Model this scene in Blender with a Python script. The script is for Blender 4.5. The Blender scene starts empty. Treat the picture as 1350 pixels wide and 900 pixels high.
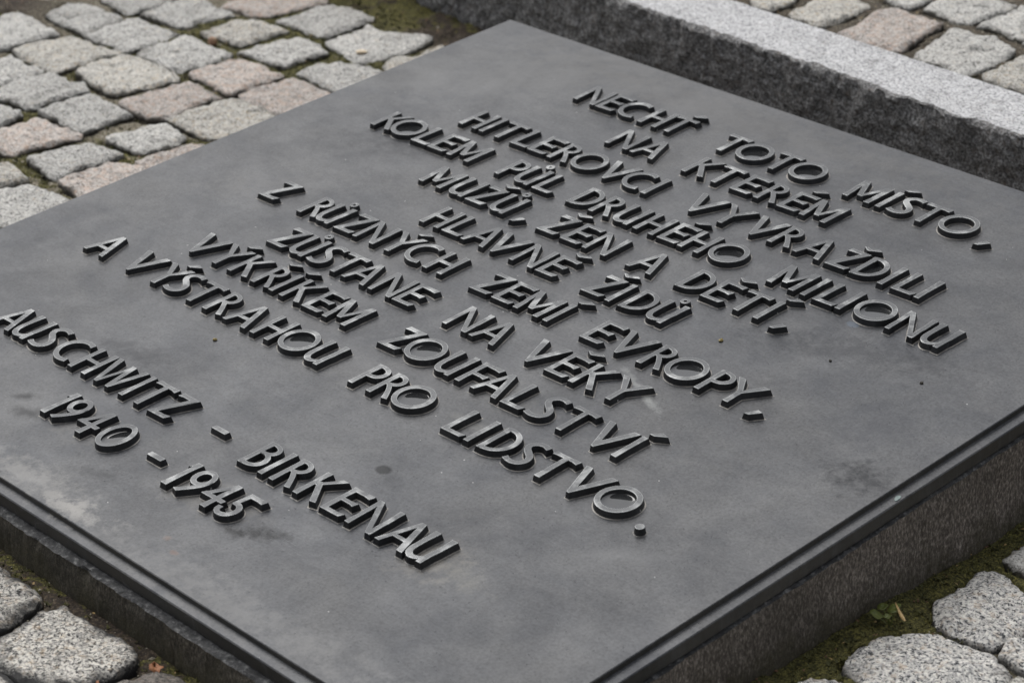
import bpy, bmesh, math, random
import numpy as np
from mathutils import Matrix, Vector
from mathutils.geometry import delaunay_2d_cdt

random.seed(7)
RNG = np.random.RandomState(11)
C = bpy.context.scene.collection
SC = bpy.context.scene
TILT = math.radians(4.7224)          # the plaque leans towards the reader

# ------------------------------------------------------------------ camera
cam = bpy.data.cameras.new('camera')
cam.sensor_width = 36.0
cam.lens = 87.53
cam.clip_start = 0.05
cam.clip_end = 400
cam.dof.use_dof = True
cam.dof.focus_distance = 2.20
cam.dof.aperture_fstop = 10.5
camo = bpy.data.objects.new('camera', cam)
C.objects.link(camo)
RIGHT = Vector((0.687647428, 0.726044774, 0.0))
DOWN = Vector((0.31503545, -0.298374597, -0.900957971))
FWD = Vector((-0.654135826, 0.619541432, -0.433906367))
M = Matrix((RIGHT, -DOWN, -FWD)).transposed().to_4x4()
M.translation = Vector((1.57989780, -1.46878443, 0.99089639))
camo.matrix_world = M
SC.camera = camo

# ------------------------------------------------------------------ sky, sun, exposure
SUN_EL, SUN_AZ = math.radians(57), math.radians(161)      # azimuth counted from +x, counter-clockwise
w = bpy.data.worlds.new('World'); SC.world = w; w.use_nodes = True
nt = w.node_tree
bg = nt.nodes['Background']; bg.inputs['Strength'].default_value = 0.10
sky = nt.nodes.new('ShaderNodeTexSky'); sky.sky_type = 'NISHITA'; sky.sun_disc = False
sky.sun_elevation = SUN_EL
sky.sun_rotation = math.pi / 2 - SUN_AZ
sky.dust_density = 4.0
hs = nt.nodes.new('ShaderNodeHueSaturation'); hs.inputs['Saturation'].default_value = 0.20
nt.links.new(sky.outputs[0], hs.inputs['Color']); nt.links.new(hs.outputs[0], bg.inputs['Color'])
sun = bpy.data.lights.new('sun', 'SUN'); sun.energy = 1.2; sun.angle = math.radians(50); sun.color = (1.0, 0.975, 0.94)
suno = bpy.data.objects.new('sun', sun); C.objects.link(suno)
sd = Vector((math.cos(SUN_EL) * math.cos(SUN_AZ), math.cos(SUN_EL) * math.sin(SUN_AZ), math.sin(SUN_EL)))
suno.rotation_euler = sd.to_track_quat('Z', 'Y').to_euler()
suno.location = sd * 20
SC.view_settings.view_transform = 'Standard'
SC.view_settings.look = 'None'
SC.view_settings.gamma = 1.0
SC.view_settings.use_curve_mapping = False
SC.view_settings.exposure = 0.68

# ------------------------------------------------------------------ helpers
def tag(o, label=None, cat=None, group=None, kind=None):
    if label: o['label'] = label
    if cat: o['category'] = cat
    if group: o['group'] = group
    if kind: o['kind'] = kind
    return o

def link(name, verts, faces, mats, parent=None, loc=None, smooth=False, mi=None):
    me = bpy.data.meshes.new(name)
    me.from_pydata([tuple(map(float, v)) for v in verts], [], [tuple(map(int, f)) for f in faces])
    for m in (mats if isinstance(mats, (list, tuple)) else [mats]): me.materials.append(m)
    if mi is not None: me.polygons.foreach_set('material_index', np.asarray(mi, dtype=np.int32))
    if smooth: me.polygons.foreach_set('use_smooth', np.ones(len(me.polygons), dtype=bool))
    me.update()
    o = bpy.data.objects.new(name, me); C.objects.link(o)
    if parent: o.parent = parent
    if loc is not None: o.location = loc
    return o

def _hash(i, j, k, seed):
    n = (i * 374761393 + j * 668265263 + k * 2147483647 + seed * 1274126177) & 0xffffffff
    n = ((n ^ (n >> 13)) * 1274126177) & 0xffffffff
    n = (n ^ (n >> 16)) & 0xffffff
    return n / float(0xffffff) * 2 - 1

def vnoise(x, y, z=0.0, seed=0):
    x, y, z = np.broadcast_arrays(np.asarray(x, float), np.asarray(y, float), np.asarray(z, float))
    xi, yi, zi = np.floor(x).astype(np.int64), np.floor(y).astype(np.int64), np.floor(z).astype(np.int64)
    fx, fy, fz = x - xi, y - yi, z - zi
    fx, fy, fz = [t * t * (3 - 2 * t) for t in (fx, fy, fz)]
    r = 0
    for a in (0, 1):
        for b in (0, 1):
            for c in (0, 1):
                wgt = (fx if a else 1 - fx) * (fy if b else 1 - fy) * (fz if c else 1 - fz)
                r = r + wgt * _hash(xi + a, yi + b, zi + c, seed)
    return r

def fbm(x, y, z=0.0, f=1.0, octv=3, seed=0):
    r = 0; a = 1.0; s = 0
    for o in range(octv):
        r = r + a * vnoise(np.asarray(x) * f, np.asarray(y) * f, np.asarray(z) * f, seed + o * 17)
        s += a; a *= 0.55; f *= 2.07
    return r / s

def smooth01(t):
    t = np.clip(t, 0, 1); return t * t * (3 - 2 * t)

# ------------------------------------------------------------------ materials
class NT:
    def __init__(self, name):
        self.m = bpy.data.materials.new(name); self.m.use_nodes = True
        self.t = self.m.node_tree; self.p = self.t.nodes['Principled BSDF']
        self.tc = self.t.nodes.new('ShaderNodeTexCoord')
    def n(self, typ, **kw):
        nd = self.t.nodes.new(typ)
        for k, v in kw.items(): setattr(nd, k, v)
        return nd
    def l(self, a, b): self.t.links.new(a, b)
    def set(self, sock, v):
        if hasattr(v, 'links') or isinstance(v, bpy.types.NodeSocket): self.l(v, sock)
        else: sock.default_value = v
    def noise(self, vec, scale, detail=4, rough=0.55, dist=0.0):
        nd = self.n('ShaderNodeTexNoise'); self.l(vec, nd.inputs['Vector'])
        nd.inputs['Scale'].default_value = scale; nd.inputs['Detail'].default_value = detail
        nd.inputs['Roughness'].default_value = rough; nd.inputs['Distortion'].default_value = dist
        return nd.outputs['Fac']
    def vor(self, vec, scale, out='Color'):
        nd = self.n('ShaderNodeTexVoronoi'); self.l(vec, nd.inputs['Vector']); nd.inputs['Scale'].default_value = scale
        return nd.outputs[out]
    def ramp(self, fac, stops, interp='LINEAR'):
        nd = self.n('ShaderNodeValToRGB'); self.l(fac, nd.inputs['Fac']); cr = nd.color_ramp; cr.interpolation = interp
        while len(cr.elements) < len(stops): cr.elements.new(0.5)
        for e, (p, c) in zip(cr.elements, stops):
            e.position = p; e.color = (c, c, c, 1) if not isinstance(c, (tuple, list)) else (*c, 1)
        return nd.outputs['Color']
    def mix(self, fac, a, b, mode='MIX'):
        nd = self.n('ShaderNodeMix', data_type='RGBA', blend_type=mode)
        self.set(nd.inputs['Factor'], fac)
        self.set(nd.inputs['A'], (*a, 1) if isinstance(a, tuple) else a); self.set(nd.inputs['B'], (*b, 1) if isinstance(b, tuple) else b)
        return nd.outputs['Result']
    def math(self, op, a, b=0.0, c=0.0):
        nd = self.n('ShaderNodeMath', operation=op)
        self.set(nd.inputs[0], a); self.set(nd.inputs[1], b); self.set(nd.inputs[2], c)
        return nd.outputs[0]
    def vmath(self, op, a, b):
        nd = self.n('ShaderNodeVectorMath', operation=op)
        self.set(nd.inputs[0], a); self.set(nd.inputs[1], b)
        return nd.outputs[1] if op in ('LENGTH', 'DISTANCE') else nd.outputs[0]
    def mapr(self, v, a, b, c, d):
        nd = self.n('ShaderNodeMapRange'); self.l(v, nd.inputs['Value'])
        for i, q in zip(('From Min', 'From Max', 'To Min', 'To Max'), (a, b, c, d)): nd.inputs[i].default_value = q
        return nd.outputs[0]
    def bump(self, h, strength, dist, normal=None):
        nd = self.n('ShaderNodeBump'); self.l(h, nd.inputs['Height'])
        nd.inputs['Strength'].default_value = strength; nd.inputs['Distance'].default_value = dist
        if normal is not None: self.l(normal, nd.inputs['Normal'])
        return nd.outputs[0]
    def fin(self, col=None, rough=None, normal=None, ior=None):
        if col is not None: self.set(self.p.inputs['Base Color'], (*col, 1) if isinstance(col, tuple) else col)
        if rough is not None: self.set(self.p.inputs['Roughness'], rough)
        if normal is not None: self.l(normal, self.p.inputs['Normal'])
        if ior is not None: self.p.inputs['IOR'].default_value = ior
        return self.m

def rand_vec(t):
    oi = t.n('ShaderNodeObjectInfo')
    r = t.math('MULTIPLY', oi.outputs['Random'], 37.0)
    return t.vmath('ADD', t.tc.outputs['Object'], r), oi.outputs['Random']

def granite(name, light, mid, dark, warm, warm_amt, grime_shade=0.0, grime_shade_col=(0.05, 0.046, 0.042), bump=1.0, scale=1.0, contrast=1.25):
    t = NT(name); v, rnd = rand_vec(t)
    nz = t.n('ShaderNodeTexNoise'); t.l(v, nz.inputs['Vector']); nz.inputs['Scale'].default_value = 420 * scale; nz.inputs['Detail'].default_value = 3
    nd = t.n('ShaderNodeVectorMath', operation='MULTIPLY_ADD')
    t.l(nz.outputs['Color'], nd.inputs[0]); nd.inputs[1].default_value = (0.0035, 0.0035, 0.0035); t.l(v, nd.inputs[2])
    g = t.vor(nd.outputs[0], 560 * scale); sep = t.n('ShaderNodeSeparateColor'); t.l(g, sep.inputs[0])
    n1 = t.noise(v, 330 * scale, 4, 0.68)
    val = t.math('ADD', t.math('MULTIPLY', n1, 0.72), t.math('MULTIPLY', sep.outputs[0], 0.28))
    val = t.math('ADD', t.math('MULTIPLY', t.math('SUBTRACT', val, 0.5), contrast), 0.5)
    base = t.ramp(val, [(0.0, dark), (0.33, dark), (0.405, mid), (0.50, mid), (0.60, light), (0.80, tuple(min(0.85, c * 1.15) for c in light))])
    wz = t.noise(v, 120 * scale, 4, 0.7)
    base = t.mix(t.mapr(wz, 0.62 - 0.30 * warm_amt, 0.78 - 0.25 * warm_amt, 0.0, 0.8), base, t.mix(0.35, warm, base, 'MULTIPLY'))
    low = t.noise(v, 42, 7, 0.74)
    base = t.mix(0.55, base, t.ramp(low, [(0.32, (0.34, 0.33, 0.32)), (0.46, (0.88, 0.88, 0.87)), (0.56, (1.05, 1.05, 1.05)), (0.8, (1.05, 1.0, 0.92))]), 'MULTIPLY')
    if grime_shade > 0:  # dirt blotches plus joint shadow painted into rim and side colour
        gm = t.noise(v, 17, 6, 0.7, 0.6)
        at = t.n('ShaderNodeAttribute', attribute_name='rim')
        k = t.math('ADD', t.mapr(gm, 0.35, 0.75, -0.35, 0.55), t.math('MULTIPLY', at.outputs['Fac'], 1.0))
        k = t.mapr(k, 0.35, 0.85, 0.0, grime_shade)
        base = t.mix(k, base, t.mix(0.6, grime_shade_col, base, 'MULTIPLY'))
    vn = t.mapr(rnd, 0, 1, 0.86, 1.08)
    cc = t.n('ShaderNodeCombineColor')
    for i in range(3): t.l(t.math('MULTIPLY', vn, (1.0, 0.985, 0.955)[i] if 'kerb' not in name else 1.0), cc.inputs[i])
    base = t.mix(1.0, base, cc.outputs[0], 'MULTIPLY')
    h1 = t.noise(v, 110, 8, 0.7)
    nrm = t.bump(h1, 0.75 * bump, 0.006); nrm = t.bump(val, 0.4 * bump, 0.0012, nrm)
    return t.fin(base, 0.75, nrm, 1.45)

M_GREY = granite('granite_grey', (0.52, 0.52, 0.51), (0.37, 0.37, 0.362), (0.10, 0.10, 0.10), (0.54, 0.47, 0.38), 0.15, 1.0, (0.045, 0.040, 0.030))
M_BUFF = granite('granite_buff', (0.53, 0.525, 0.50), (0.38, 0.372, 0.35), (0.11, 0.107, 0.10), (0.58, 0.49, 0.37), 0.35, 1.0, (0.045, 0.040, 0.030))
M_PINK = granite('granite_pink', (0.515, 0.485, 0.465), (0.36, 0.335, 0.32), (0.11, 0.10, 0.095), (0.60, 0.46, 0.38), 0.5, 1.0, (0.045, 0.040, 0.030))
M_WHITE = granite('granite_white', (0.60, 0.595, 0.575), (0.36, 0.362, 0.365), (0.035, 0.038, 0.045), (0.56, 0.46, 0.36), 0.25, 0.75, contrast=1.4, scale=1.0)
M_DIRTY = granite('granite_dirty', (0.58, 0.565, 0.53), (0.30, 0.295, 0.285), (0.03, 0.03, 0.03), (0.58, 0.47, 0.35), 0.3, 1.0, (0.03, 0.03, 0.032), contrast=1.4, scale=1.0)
M_DARK = granite('granite_dark', (0.20, 0.18, 0.165), (0.12, 0.11, 0.10), (0.045, 0.042, 0.04), (0.2, 0.13, 0.09), 0.2, 0.6)
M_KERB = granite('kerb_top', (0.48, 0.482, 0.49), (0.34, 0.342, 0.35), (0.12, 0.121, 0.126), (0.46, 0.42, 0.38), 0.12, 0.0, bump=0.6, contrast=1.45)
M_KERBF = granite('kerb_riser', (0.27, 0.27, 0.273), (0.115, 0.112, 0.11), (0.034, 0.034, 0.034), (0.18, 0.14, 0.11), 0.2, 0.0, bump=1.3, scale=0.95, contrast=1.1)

def bronze(name, c0, c1, rough, ior, stains=(), fine=1.0, dust=None, dust_amt=0.0, worn_highlight=None):
    t = NT(name); v = t.tc.outputs['Object']
    a = t.noise(v, 5.5, 6, 0.6, 1.2); b = t.noise(v, 19, 5, 0.62, 0.5); f = t.noise(v, 420, 3, 0.6)
    k = t.mapr(t.math('ADD', t.math('MULTIPLY', a, 0.6), t.math('MULTIPLY', b, 0.4)), 0.38, 0.62, 0.0, 1.0)
    col = t.mix(k, c0, c1)
    col = t.mix(0.5 * fine, col, t.ramp(f, [(0.3, 0.3), (0.5, 0.95), (0.75, 1.6)]), 'MULTIPLY')
    st_ = t.n('ShaderNodeMapping'); t.l(v, st_.inputs['Vector']); st_.inputs['Rotation'].default_value = (0, 0, 0.75); st_.inputs['Scale'].default_value = (3.5, 16, 1)
    streak = t.noise(st_.outputs[0], 5, 6, 0.68, 0.7)
    col = t.mix(t.mapr(streak, 0.50, 0.72, 0.0, 0.40), col, (0.065, 0.066, 0.069))
    r = t.mapr(t.noise(v, 9, 6, 0.68, 0.8), 0.3, 0.7, rough - 0.07, rough + 0.12)
    r = t.math('ADD', r, t.mapr(f, 0.3, 0.7, -0.03, 0.03))
    if worn_highlight:  # glossy highlights painted as pale patches, over smoother worn spots
        rn = t.noise(v, 34, 3, 0.6, 0.4)
        col = t.mix(t.mapr(rn, 0.52, 0.68, 0.0, 1.0), col, worn_highlight)
        r = t.math('SUBTRACT', r, t.mapr(rn, 0.5, 0.7, 0.0, 0.12))
    # small bright and dark specks
    sp = t.vor(v, 95, 'Distance'); spc = t.vor(v, 95, 'Color'); ss = t.n('ShaderNodeSeparateColor'); t.l(spc, ss.inputs[0])
    m = t.math('MULTIPLY', t.math('LESS_THAN', t.math('ADD', sp, t.mapr(f, 0.3, 0.7, -0.03, 0.03)), t.math('MULTIPLY', ss.outputs[2], 0.085)), t.math('GREATER_THAN', ss.outputs[0], 0.92))
    col = t.mix(m, col, (0.30, 0.30, 0.29))
    m = t.math('MULTIPLY', t.math('LESS_THAN', sp, 0.09), t.math('LESS_THAN', ss.outputs[1], 0.06))
    col = t.mix(m, col, (0.012, 0.012, 0.012))
    darks = []
    for (x, y, rx, ry, ang, c, amt, edge) in stains:
        mp = t.n('ShaderNodeMapping', vector_type='TEXTURE'); t.l(v, mp.inputs['Vector'])
        mp.inputs['Location'].default_value = (x, y, 0); mp.inputs['Rotation'].default_value = (0, 0, math.radians(ang)); mp.inputs['Scale'].default_value = (rx, ry, 10.0)
        d = t.vmath('LENGTH', mp.outputs[0], (0, 0, 0))
        d = t.math('ADD', d, t.mapr(t.noise(v, 60, 8, 0.75), 0.3, 0.7, -edge, edge))
        k_ = t.mapr(d, 0.15 if edge > 0.4 else 0.7, 1.05, amt, 0.0)
        col = t.mix(k_, col, c)
        if max(c) < 0.01: darks.append(k_)
    if dust:
        dn = t.noise(v, 38, 4, 0.7)
        col = t.mix(t.mapr(dn, 0.5 - dust_amt, 0.68, 0.0, 0.85), col, dust)
    spec = t.mapr(t.math('ADD', t.math('MULTIPLY', b, 0.55), t.math('MULTIPLY', t.noise(v, 3.3, 6, 0.66, 1.6), 0.45)), 0.36, 0.64, 0.40, 0.56)
    spec = t.math('MULTIPLY', spec, t.mapr(f, 0.3, 0.7, 0.80, 1.2))
    for k_ in darks: spec = t.math('MULTIPLY', spec, t.math('SUBTRACT', 1.0, t.math('MULTIPLY', k_, 0.42)))
    if stains: t.l(spec, t.p.inputs['Specular IOR Level'])
    t.p.inputs['Specular Tint'].default_value = (0.90, 0.935, 1.0, 1)
    nrm = t.bump(t.noise(v, 26, 4, 0.5), 0.10, 0.004); nrm = t.bump(f, 0.16 * fine, 0.0006, nrm)
    pit = t.vor(v, 240, 'Distance'); pc = t.vor(v, 240, 'Color'); ps = t.n('ShaderNodeSeparateColor'); t.l(pc, ps.inputs[0])
    pm = t.math('MULTIPLY', t.mapr(pit, 0.10, 0.24, 1.0, 0.0), t.math('GREATER_THAN', ps.outputs[0], 0.80))
    nrm = t.bump(t.math('SUBTRACT', 1.0, pm), 0.5, 0.0004, nrm)
    for rz, off in ((0.5, 0.0), (-0.7, 3.1), (1.3, 7.7)):
        sm = t.n('ShaderNodeMapping'); t.l(v, sm.inputs['Vector']); sm.inputs['Rotation'].default_value = (0, 0, rz); sm.inputs['Scale'].default_value = (1.5, 60, 1); sm.inputs['Location'].default_value = (off, off, 0)
        sc = t.noise(sm.outputs[0], 9, 2, 0.5, 0.35); br = t.noise(v, 13 + off, 3, 0.5)
        line = t.math('MULTIPLY', t.mapr(t.math('ABSOLUTE', t.math('SUBTRACT', sc, 0.5)), 0.0, 0.010, 1.0, 0.0), t.mapr(br, 0.56, 0.64, 0.0, 1.0))
        col = t.mix(t.math('MULTIPLY', line, 0.30), col, (0.14, 0.14, 0.145))
    return t.fin(col, r, nrm, ior)

STAINS = [
    (0.290, -0.338, 0.040, 0.028, 10, (0.15, 0.138, 0.12), 0.55, 0.9),
    (0.085, -0.402, 0.060, 0.026, 5, (0.12, 0.113, 0.10), 0.45, 0.9),
    (-0.10, -0.402, 0.060, 0.026, 5, (0.11, 0.105, 0.095), 0.40, 0.9),
    (0.16, -0.12, 0.05, 0.025, 0, (0.11, 0.108, 0.10), 0.35, 0.9),
    (0.09, 0.335, 0.03, 0.012, 20, (0.12, 0.12, 0.118), 0.4, 0.9),
    (-0.36, 0.02, 0.10, 0.03, 40, (0.085, 0.082, 0.078), 0.4, 0.9),
    (-0.32, 0.19, 0.09, 0.035, 30, (0.005, 0.006, 0.009), 0.55, 0.9),
    (0.33, 0.14, 0.10, 0.03, 20, (0.005, 0.006, 0.009), 0.55, 0.9),
    (0.30, -0.27, 0.11, 0.035, 35, (0.008, 0.009, 0.013), 0.4, 0.9),
    (-0.17, -0.29, 0.045, 0.02, 10, (0.005, 0.006, 0.009), 0.6, 0.9),
    (0.02, 0.03, 0.06, 0.02, -20, (0.005, 0.006, 0.009), 0.45, 0.9),
    (0.22, -0.40, 0.07, 0.025, 25, (0.008, 0.009, 0.013), 0.3, 0.9),
    (0.43, 0.05, 0.03, 0.06, 15, (0.006, 0.007, 0.012), 0.55, 0.9),
    (-0.02, -0.44, 0.035, 0.010, 20, (0.004, 0.005, 0.006), 0.6, 0.8),
    (-0.155, -0.421, 0.022, 0.012, 20, (0.001, 0.001, 0.001), 0.95, 0.5),
    (-0.185, -0.407, 0.016, 0.008, 30, (0.001, 0.001, 0.001), 0.95, 0.5),
    (0.159, -0.274, 0.0085, 0.007, 0, (0.001, 0.001, 0.001), 0.95, 0.15),
    (0.158, -0.404, 0.030, 0.012, 20, (0.001, 0.001, 0.001), 0.95, 0.8),
    (0.140, -0.418, 0.012, 0.009, 0, (0.001, 0.001, 0.001), 0.95, 0.6),
    (-0.06, -0.482, 0.10, 0.022, 4, (0.16, 0.155, 0.145), 0.7, 0.8),
    (0.01, -0.487, 0.035, 0.014, 0, (0.24, 0.23, 0.21), 0.8, 0.8),
    (0.21, -0.487, 0.20, 0.030, 3, (0.11, 0.108, 0.105), 0.7, 0.8),
    (0.298, 0.177, 0.0075, 0.0055, 0, (0.06, 0.085, 0.12), 0.5, 0.4),
    (0.40, -0.235, 0.05, 0.014, 38, (0.12, 0.12, 0.12), 0.5, 0.8),
    (0.47, -0.02, 0.035, 0.025, 0, (0.004, 0.0045, 0.006), 0.9, 0.9),
    (0.46, -0.20, 0.10, 0.05, 30, (0.008, 0.009, 0.012), 0.35, 0.9),
    (0.11, 0.335, 0.020, 0.014, 0, (0.12, 0.12, 0.118), 0.5, 0.6),
    (0.235, -0.037, 0.05, 0.006, -25, (0.26, 0.27, 0.26), 0.6, 0.6),
    (-0.11, -0.048, 0.04, 0.009, -15, (0.16, 0.165, 0.155), 0.55, 0.7),
    (0.17, -0.175, 0.04, 0.010, -5, (0.12, 0.118, 0.11), 0.5, 0.7),
    (0.315, -0.335, 0.05, 0.016, -8, (0.12, 0.115, 0.10), 0.5, 0.7),
    (-0.36, 0.40, 0.25, 0.10, 45, (0.055, 0.054, 0.053), 0.7, 0.8),
    (-0.10, 0.455, 0.40, 0.045, 0, (0.055, 0.053, 0.051), 0.7, 0.8),
    (0.125, -0.47, 0.005, 0.003, 0, (0.12, 0.06, 0.035), 0.6, 0.9),
    (0.105, -0.462, 0.004, 0.004, 0, (0.12, 0.068, 0.042), 0.5, 0.9),
]
M_PLATE = bronze('bronze_plate', (0.024, 0.0258, 0.0305), (0.050, 0.0493, 0.0490), 0.45, 1.44, STAINS)
M_TOP = bronze('bronze_letter_face', (0.026, 0.028, 0.030), (0.075, 0.077, 0.077), 0.40, 1.45, worn_highlight=(0.27, 0.275, 0.27))
M_EDGE = bronze('bronze_edge_highlight', (0.10, 0.102, 0.104), (0.36, 0.37, 0.36), 0.34, 1.6, worn_highlight=(0.55, 0.56, 0.55))  # bevel highlights painted in as a pale base colour
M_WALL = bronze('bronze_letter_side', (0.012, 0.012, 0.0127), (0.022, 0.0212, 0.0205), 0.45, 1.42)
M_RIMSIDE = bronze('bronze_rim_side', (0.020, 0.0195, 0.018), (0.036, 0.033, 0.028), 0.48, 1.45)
M_FILLET = bronze('bronze_dusty_fillet', (0.03, 0.03, 0.032), (0.06, 0.058, 0.055), 0.5, 1.45, dust=(0.36, 0.33, 0.29), dust_amt=0.14)

t = NT('rain_water')
M_WATER = t.fin((0.022, 0.023, 0.024), 0.03, None, 1.72)

def plinth_mat(name, k, olive_amt):
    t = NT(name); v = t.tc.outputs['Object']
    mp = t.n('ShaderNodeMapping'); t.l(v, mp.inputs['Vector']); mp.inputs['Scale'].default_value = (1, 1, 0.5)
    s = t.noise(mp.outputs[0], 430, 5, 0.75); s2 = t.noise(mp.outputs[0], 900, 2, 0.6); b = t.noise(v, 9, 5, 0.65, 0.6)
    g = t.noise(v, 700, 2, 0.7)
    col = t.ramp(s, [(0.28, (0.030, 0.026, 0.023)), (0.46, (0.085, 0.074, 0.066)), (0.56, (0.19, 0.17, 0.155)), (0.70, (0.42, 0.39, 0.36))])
    col = t.mix(1.0, col, (k, k * 0.965, k * (0.92 - 0.12 * (olive_amt > .8))), 'MULTIPLY')
    col = t.mix(t.mapr(b, 0.35, 0.7, 0.0, olive_amt), col, t.mix(0.55, (0.030, 0.027, 0.016), col, 'MULTIPLY'))
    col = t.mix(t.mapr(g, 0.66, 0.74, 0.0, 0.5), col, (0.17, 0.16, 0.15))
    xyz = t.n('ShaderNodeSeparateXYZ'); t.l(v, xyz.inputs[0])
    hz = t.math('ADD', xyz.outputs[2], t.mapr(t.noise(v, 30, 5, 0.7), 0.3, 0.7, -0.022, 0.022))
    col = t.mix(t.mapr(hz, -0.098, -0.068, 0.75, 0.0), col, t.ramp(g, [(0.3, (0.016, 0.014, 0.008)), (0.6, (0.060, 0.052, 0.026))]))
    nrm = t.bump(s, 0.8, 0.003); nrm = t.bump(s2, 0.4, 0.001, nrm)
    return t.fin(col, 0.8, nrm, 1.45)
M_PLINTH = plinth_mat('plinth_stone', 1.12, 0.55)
M_PLINTH_FRONT = plinth_mat('plinth_stone_front', 0.42, 1.0)  # front side: darker overall, with more olive tone
t = NT('lime_mortar'); v = t.tc.outputs['Object']
g = t.noise(v, 160, 5, 0.7)
M_MORTAR = t.fin(t.ramp(g, [(0.35, (0.018, 0.018, 0.018)), (0.52, (0.045, 0.046, 0.048)), (0.62, (0.12, 0.12, 0.12)), (0.78, (0.34, 0.34, 0.33))]), 0.8, t.bump(g, 0.8, 0.004))

def ground_mat():
    t = NT('ground_joint_fill'); v = t.tc.outputs['Object']
    at = t.n('ShaderNodeAttribute', attribute_name='moss'); so = t.n('ShaderNodeAttribute', attribute_name='soil')
    gr = t.vor(v, 520); sep = t.n('ShaderNodeSeparateColor'); t.l(gr, sep.inputs[0])
    grit = t.ramp(sep.outputs[0], [(0.0, (0.04, 0.034, 0.024)), (0.4, (0.13, 0.115, 0.085)), (0.8, (0.29, 0.26, 0.19)), (1.0, (0.46, 0.43, 0.36))])
    grit = t.mix(t.mapr(t.noise(v, 45, 4, 0.6), 0.35, 0.65, 0.0, 0.75), grit, (0.10, 0.086, 0.055))
    mo = t.ramp(t.noise(v, 420, 4, 0.7), [(0.3, (0.014, 0.014, 0.006)), (0.48, (0.055, 0.052, 0.014)), (0.66, (0.20, 0.18, 0.05))])
    sl = t.ramp(t.noise(v, 300, 5, 0.7), [(0.32, (0.010, 0.008, 0.006)), (0.5, (0.038, 0.028, 0.020)), (0.62, (0.09, 0.068, 0.046)), (0.75, (0.22, 0.18, 0.13))])
    col = t.mix(so.outputs['Fac'], grit, sl)
    k = t.math('ADD', at.outputs['Fac'], t.mapr(t.noise(v, 70, 4, 0.65), 0.3, 0.7, -0.45, 0.45))
    col = t.mix(t.mapr(k, 0.4, 0.62, 0.0, 1.0), col, mo)
    nrm = t.bump(t.noise(v, 260, 5, 0.7), 0.9, 0.004); nrm = t.bump(sep.outputs[1], 0.5, 0.0015, nrm)
    return t.fin(col, 0.9, nrm, 1.4)
M_GROUND = ground_mat()

def plain(name, c0, c1, scale=200, rough=0.7):
    t = NT(name); v, rnd = rand_vec(t); f = t.noise(v, scale, 3, 0.6)
    return t.fin(t.mix(t.mapr(f, 0.3, 0.7, 0, 1), c0, c1), rough, t.bump(f, 0.4, 0.001))
M_MOSS = plain('moss_leaf', (0.022, 0.024, 0.006), (0.115, 0.110, 0.030), 120, 0.8)
M_GRIT = plain('grit_grain', (0.14, 0.12, 0.085), (0.52, 0.48, 0.38), 90, 0.8)
M_LEAFG = plain('sprout_leaf', (0.055, 0.075, 0.012), (0.11, 0.125, 0.022), 300, 0.55)
M_STRAW = plain('dry_stalk', (0.26, 0.16, 0.055), (0.40, 0.29, 0.13), 300, 0.6)
M_RUST = plain('dead_leaf', (0.16, 0.062, 0.026), (0.30, 0.13, 0.055), 300, 0.7)
M_SOILBIT = plain('leaf_crumb', (0.055, 0.030, 0.016), (0.17, 0.085, 0.045), 200, 0.8)
M_CREAM = plain('cream_pebble', (0.55, 0.43, 0.28), (0.66, 0.56, 0.42), 200, 0.6)
M_RED = plain('red_pebble', (0.22, 0.10, 0.07), (0.34, 0.24, 0.14), 120, 0.7)
M_CRUMB = plain('seed_crumb', (0.10, 0.075, 0.02), (0.30, 0.23, 0.08), 500, 0.7)
M_BLACK = plain('black_crumb', (0.010, 0.009, 0.007), (0.035, 0.030, 0.018), 500, 0.7)
M_FLAKE = plain('paint_flake', (0.11, 0.15, 0.15), (0.20, 0.25, 0.24), 300, 0.6)

# ------------------------------------------------------------------ setting: ground in two levels, kerb between them
K0, K1 = np.array((-0.514, 0.6985)), np.array((0.125, 0.674))
KD = (K1 - K0) / np.linalg.norm(K1 - K0); KN = np.array((-KD[1], KD[0]))     # KN points to the upper terrace
ZKERB = 0.018
def kerb_dist(x, y): return (x - K0[0]) * KN[0] + (y - K0[1]) * KN[1]
def k_left(x, y): return (kerb_dist(x, y) < 0) * 1.0
def moss_f(x, y):
    right = smooth01((0.115 - (x - 0.515)) / 0.07) * (x > 0.5) * smooth01((y + 0.75) / 0.2)
    front = 0.45 * smooth01((0.05 - (-0.518 - y)) / 0.05) * (y < -0.5)
    far = np.exp(-(((x + 0.86) / 0.17) ** 2 + ((y - 0.43) / 0.13) ** 2)) * 1.0
    net = 0.85 * smooth01((-0.50 - x) / 0.1) * smooth01(0.62 + 1.5 * fbm(x, y, 0, 6, 3, 15)) * (k_left(x, y))
    band = 0.55 * np.exp(-((x + 0.80) / 0.10) ** 2 - ((y + 0.02) / 0.10) ** 2)
    return np.clip(np.maximum.reduce([right, front, far, band, net]) + 0.42 * fbm(x, y, 0, 9, 3, 5), 0, 1)
def soil_f(x, y):
    k = kerb_dist(x, y)
    a = smooth01((k + 0.10) / 0.05) * (k < 0.03)
    up = 0.75 * (k > 0.03)
    c = np.exp(-(((x + 1.38) / 0.13) ** 2 + ((y - 0.31) / 0.10) ** 2)) * 1.4
    pl = smooth01((0.06 - np.maximum(x - 0.515, -0.518 - y)) / 0.05) * ((x > 0.5) | (y < -0.5))
    return np.clip(np.maximum.reduce([a, up, c, pl]), 0, 1)
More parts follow.
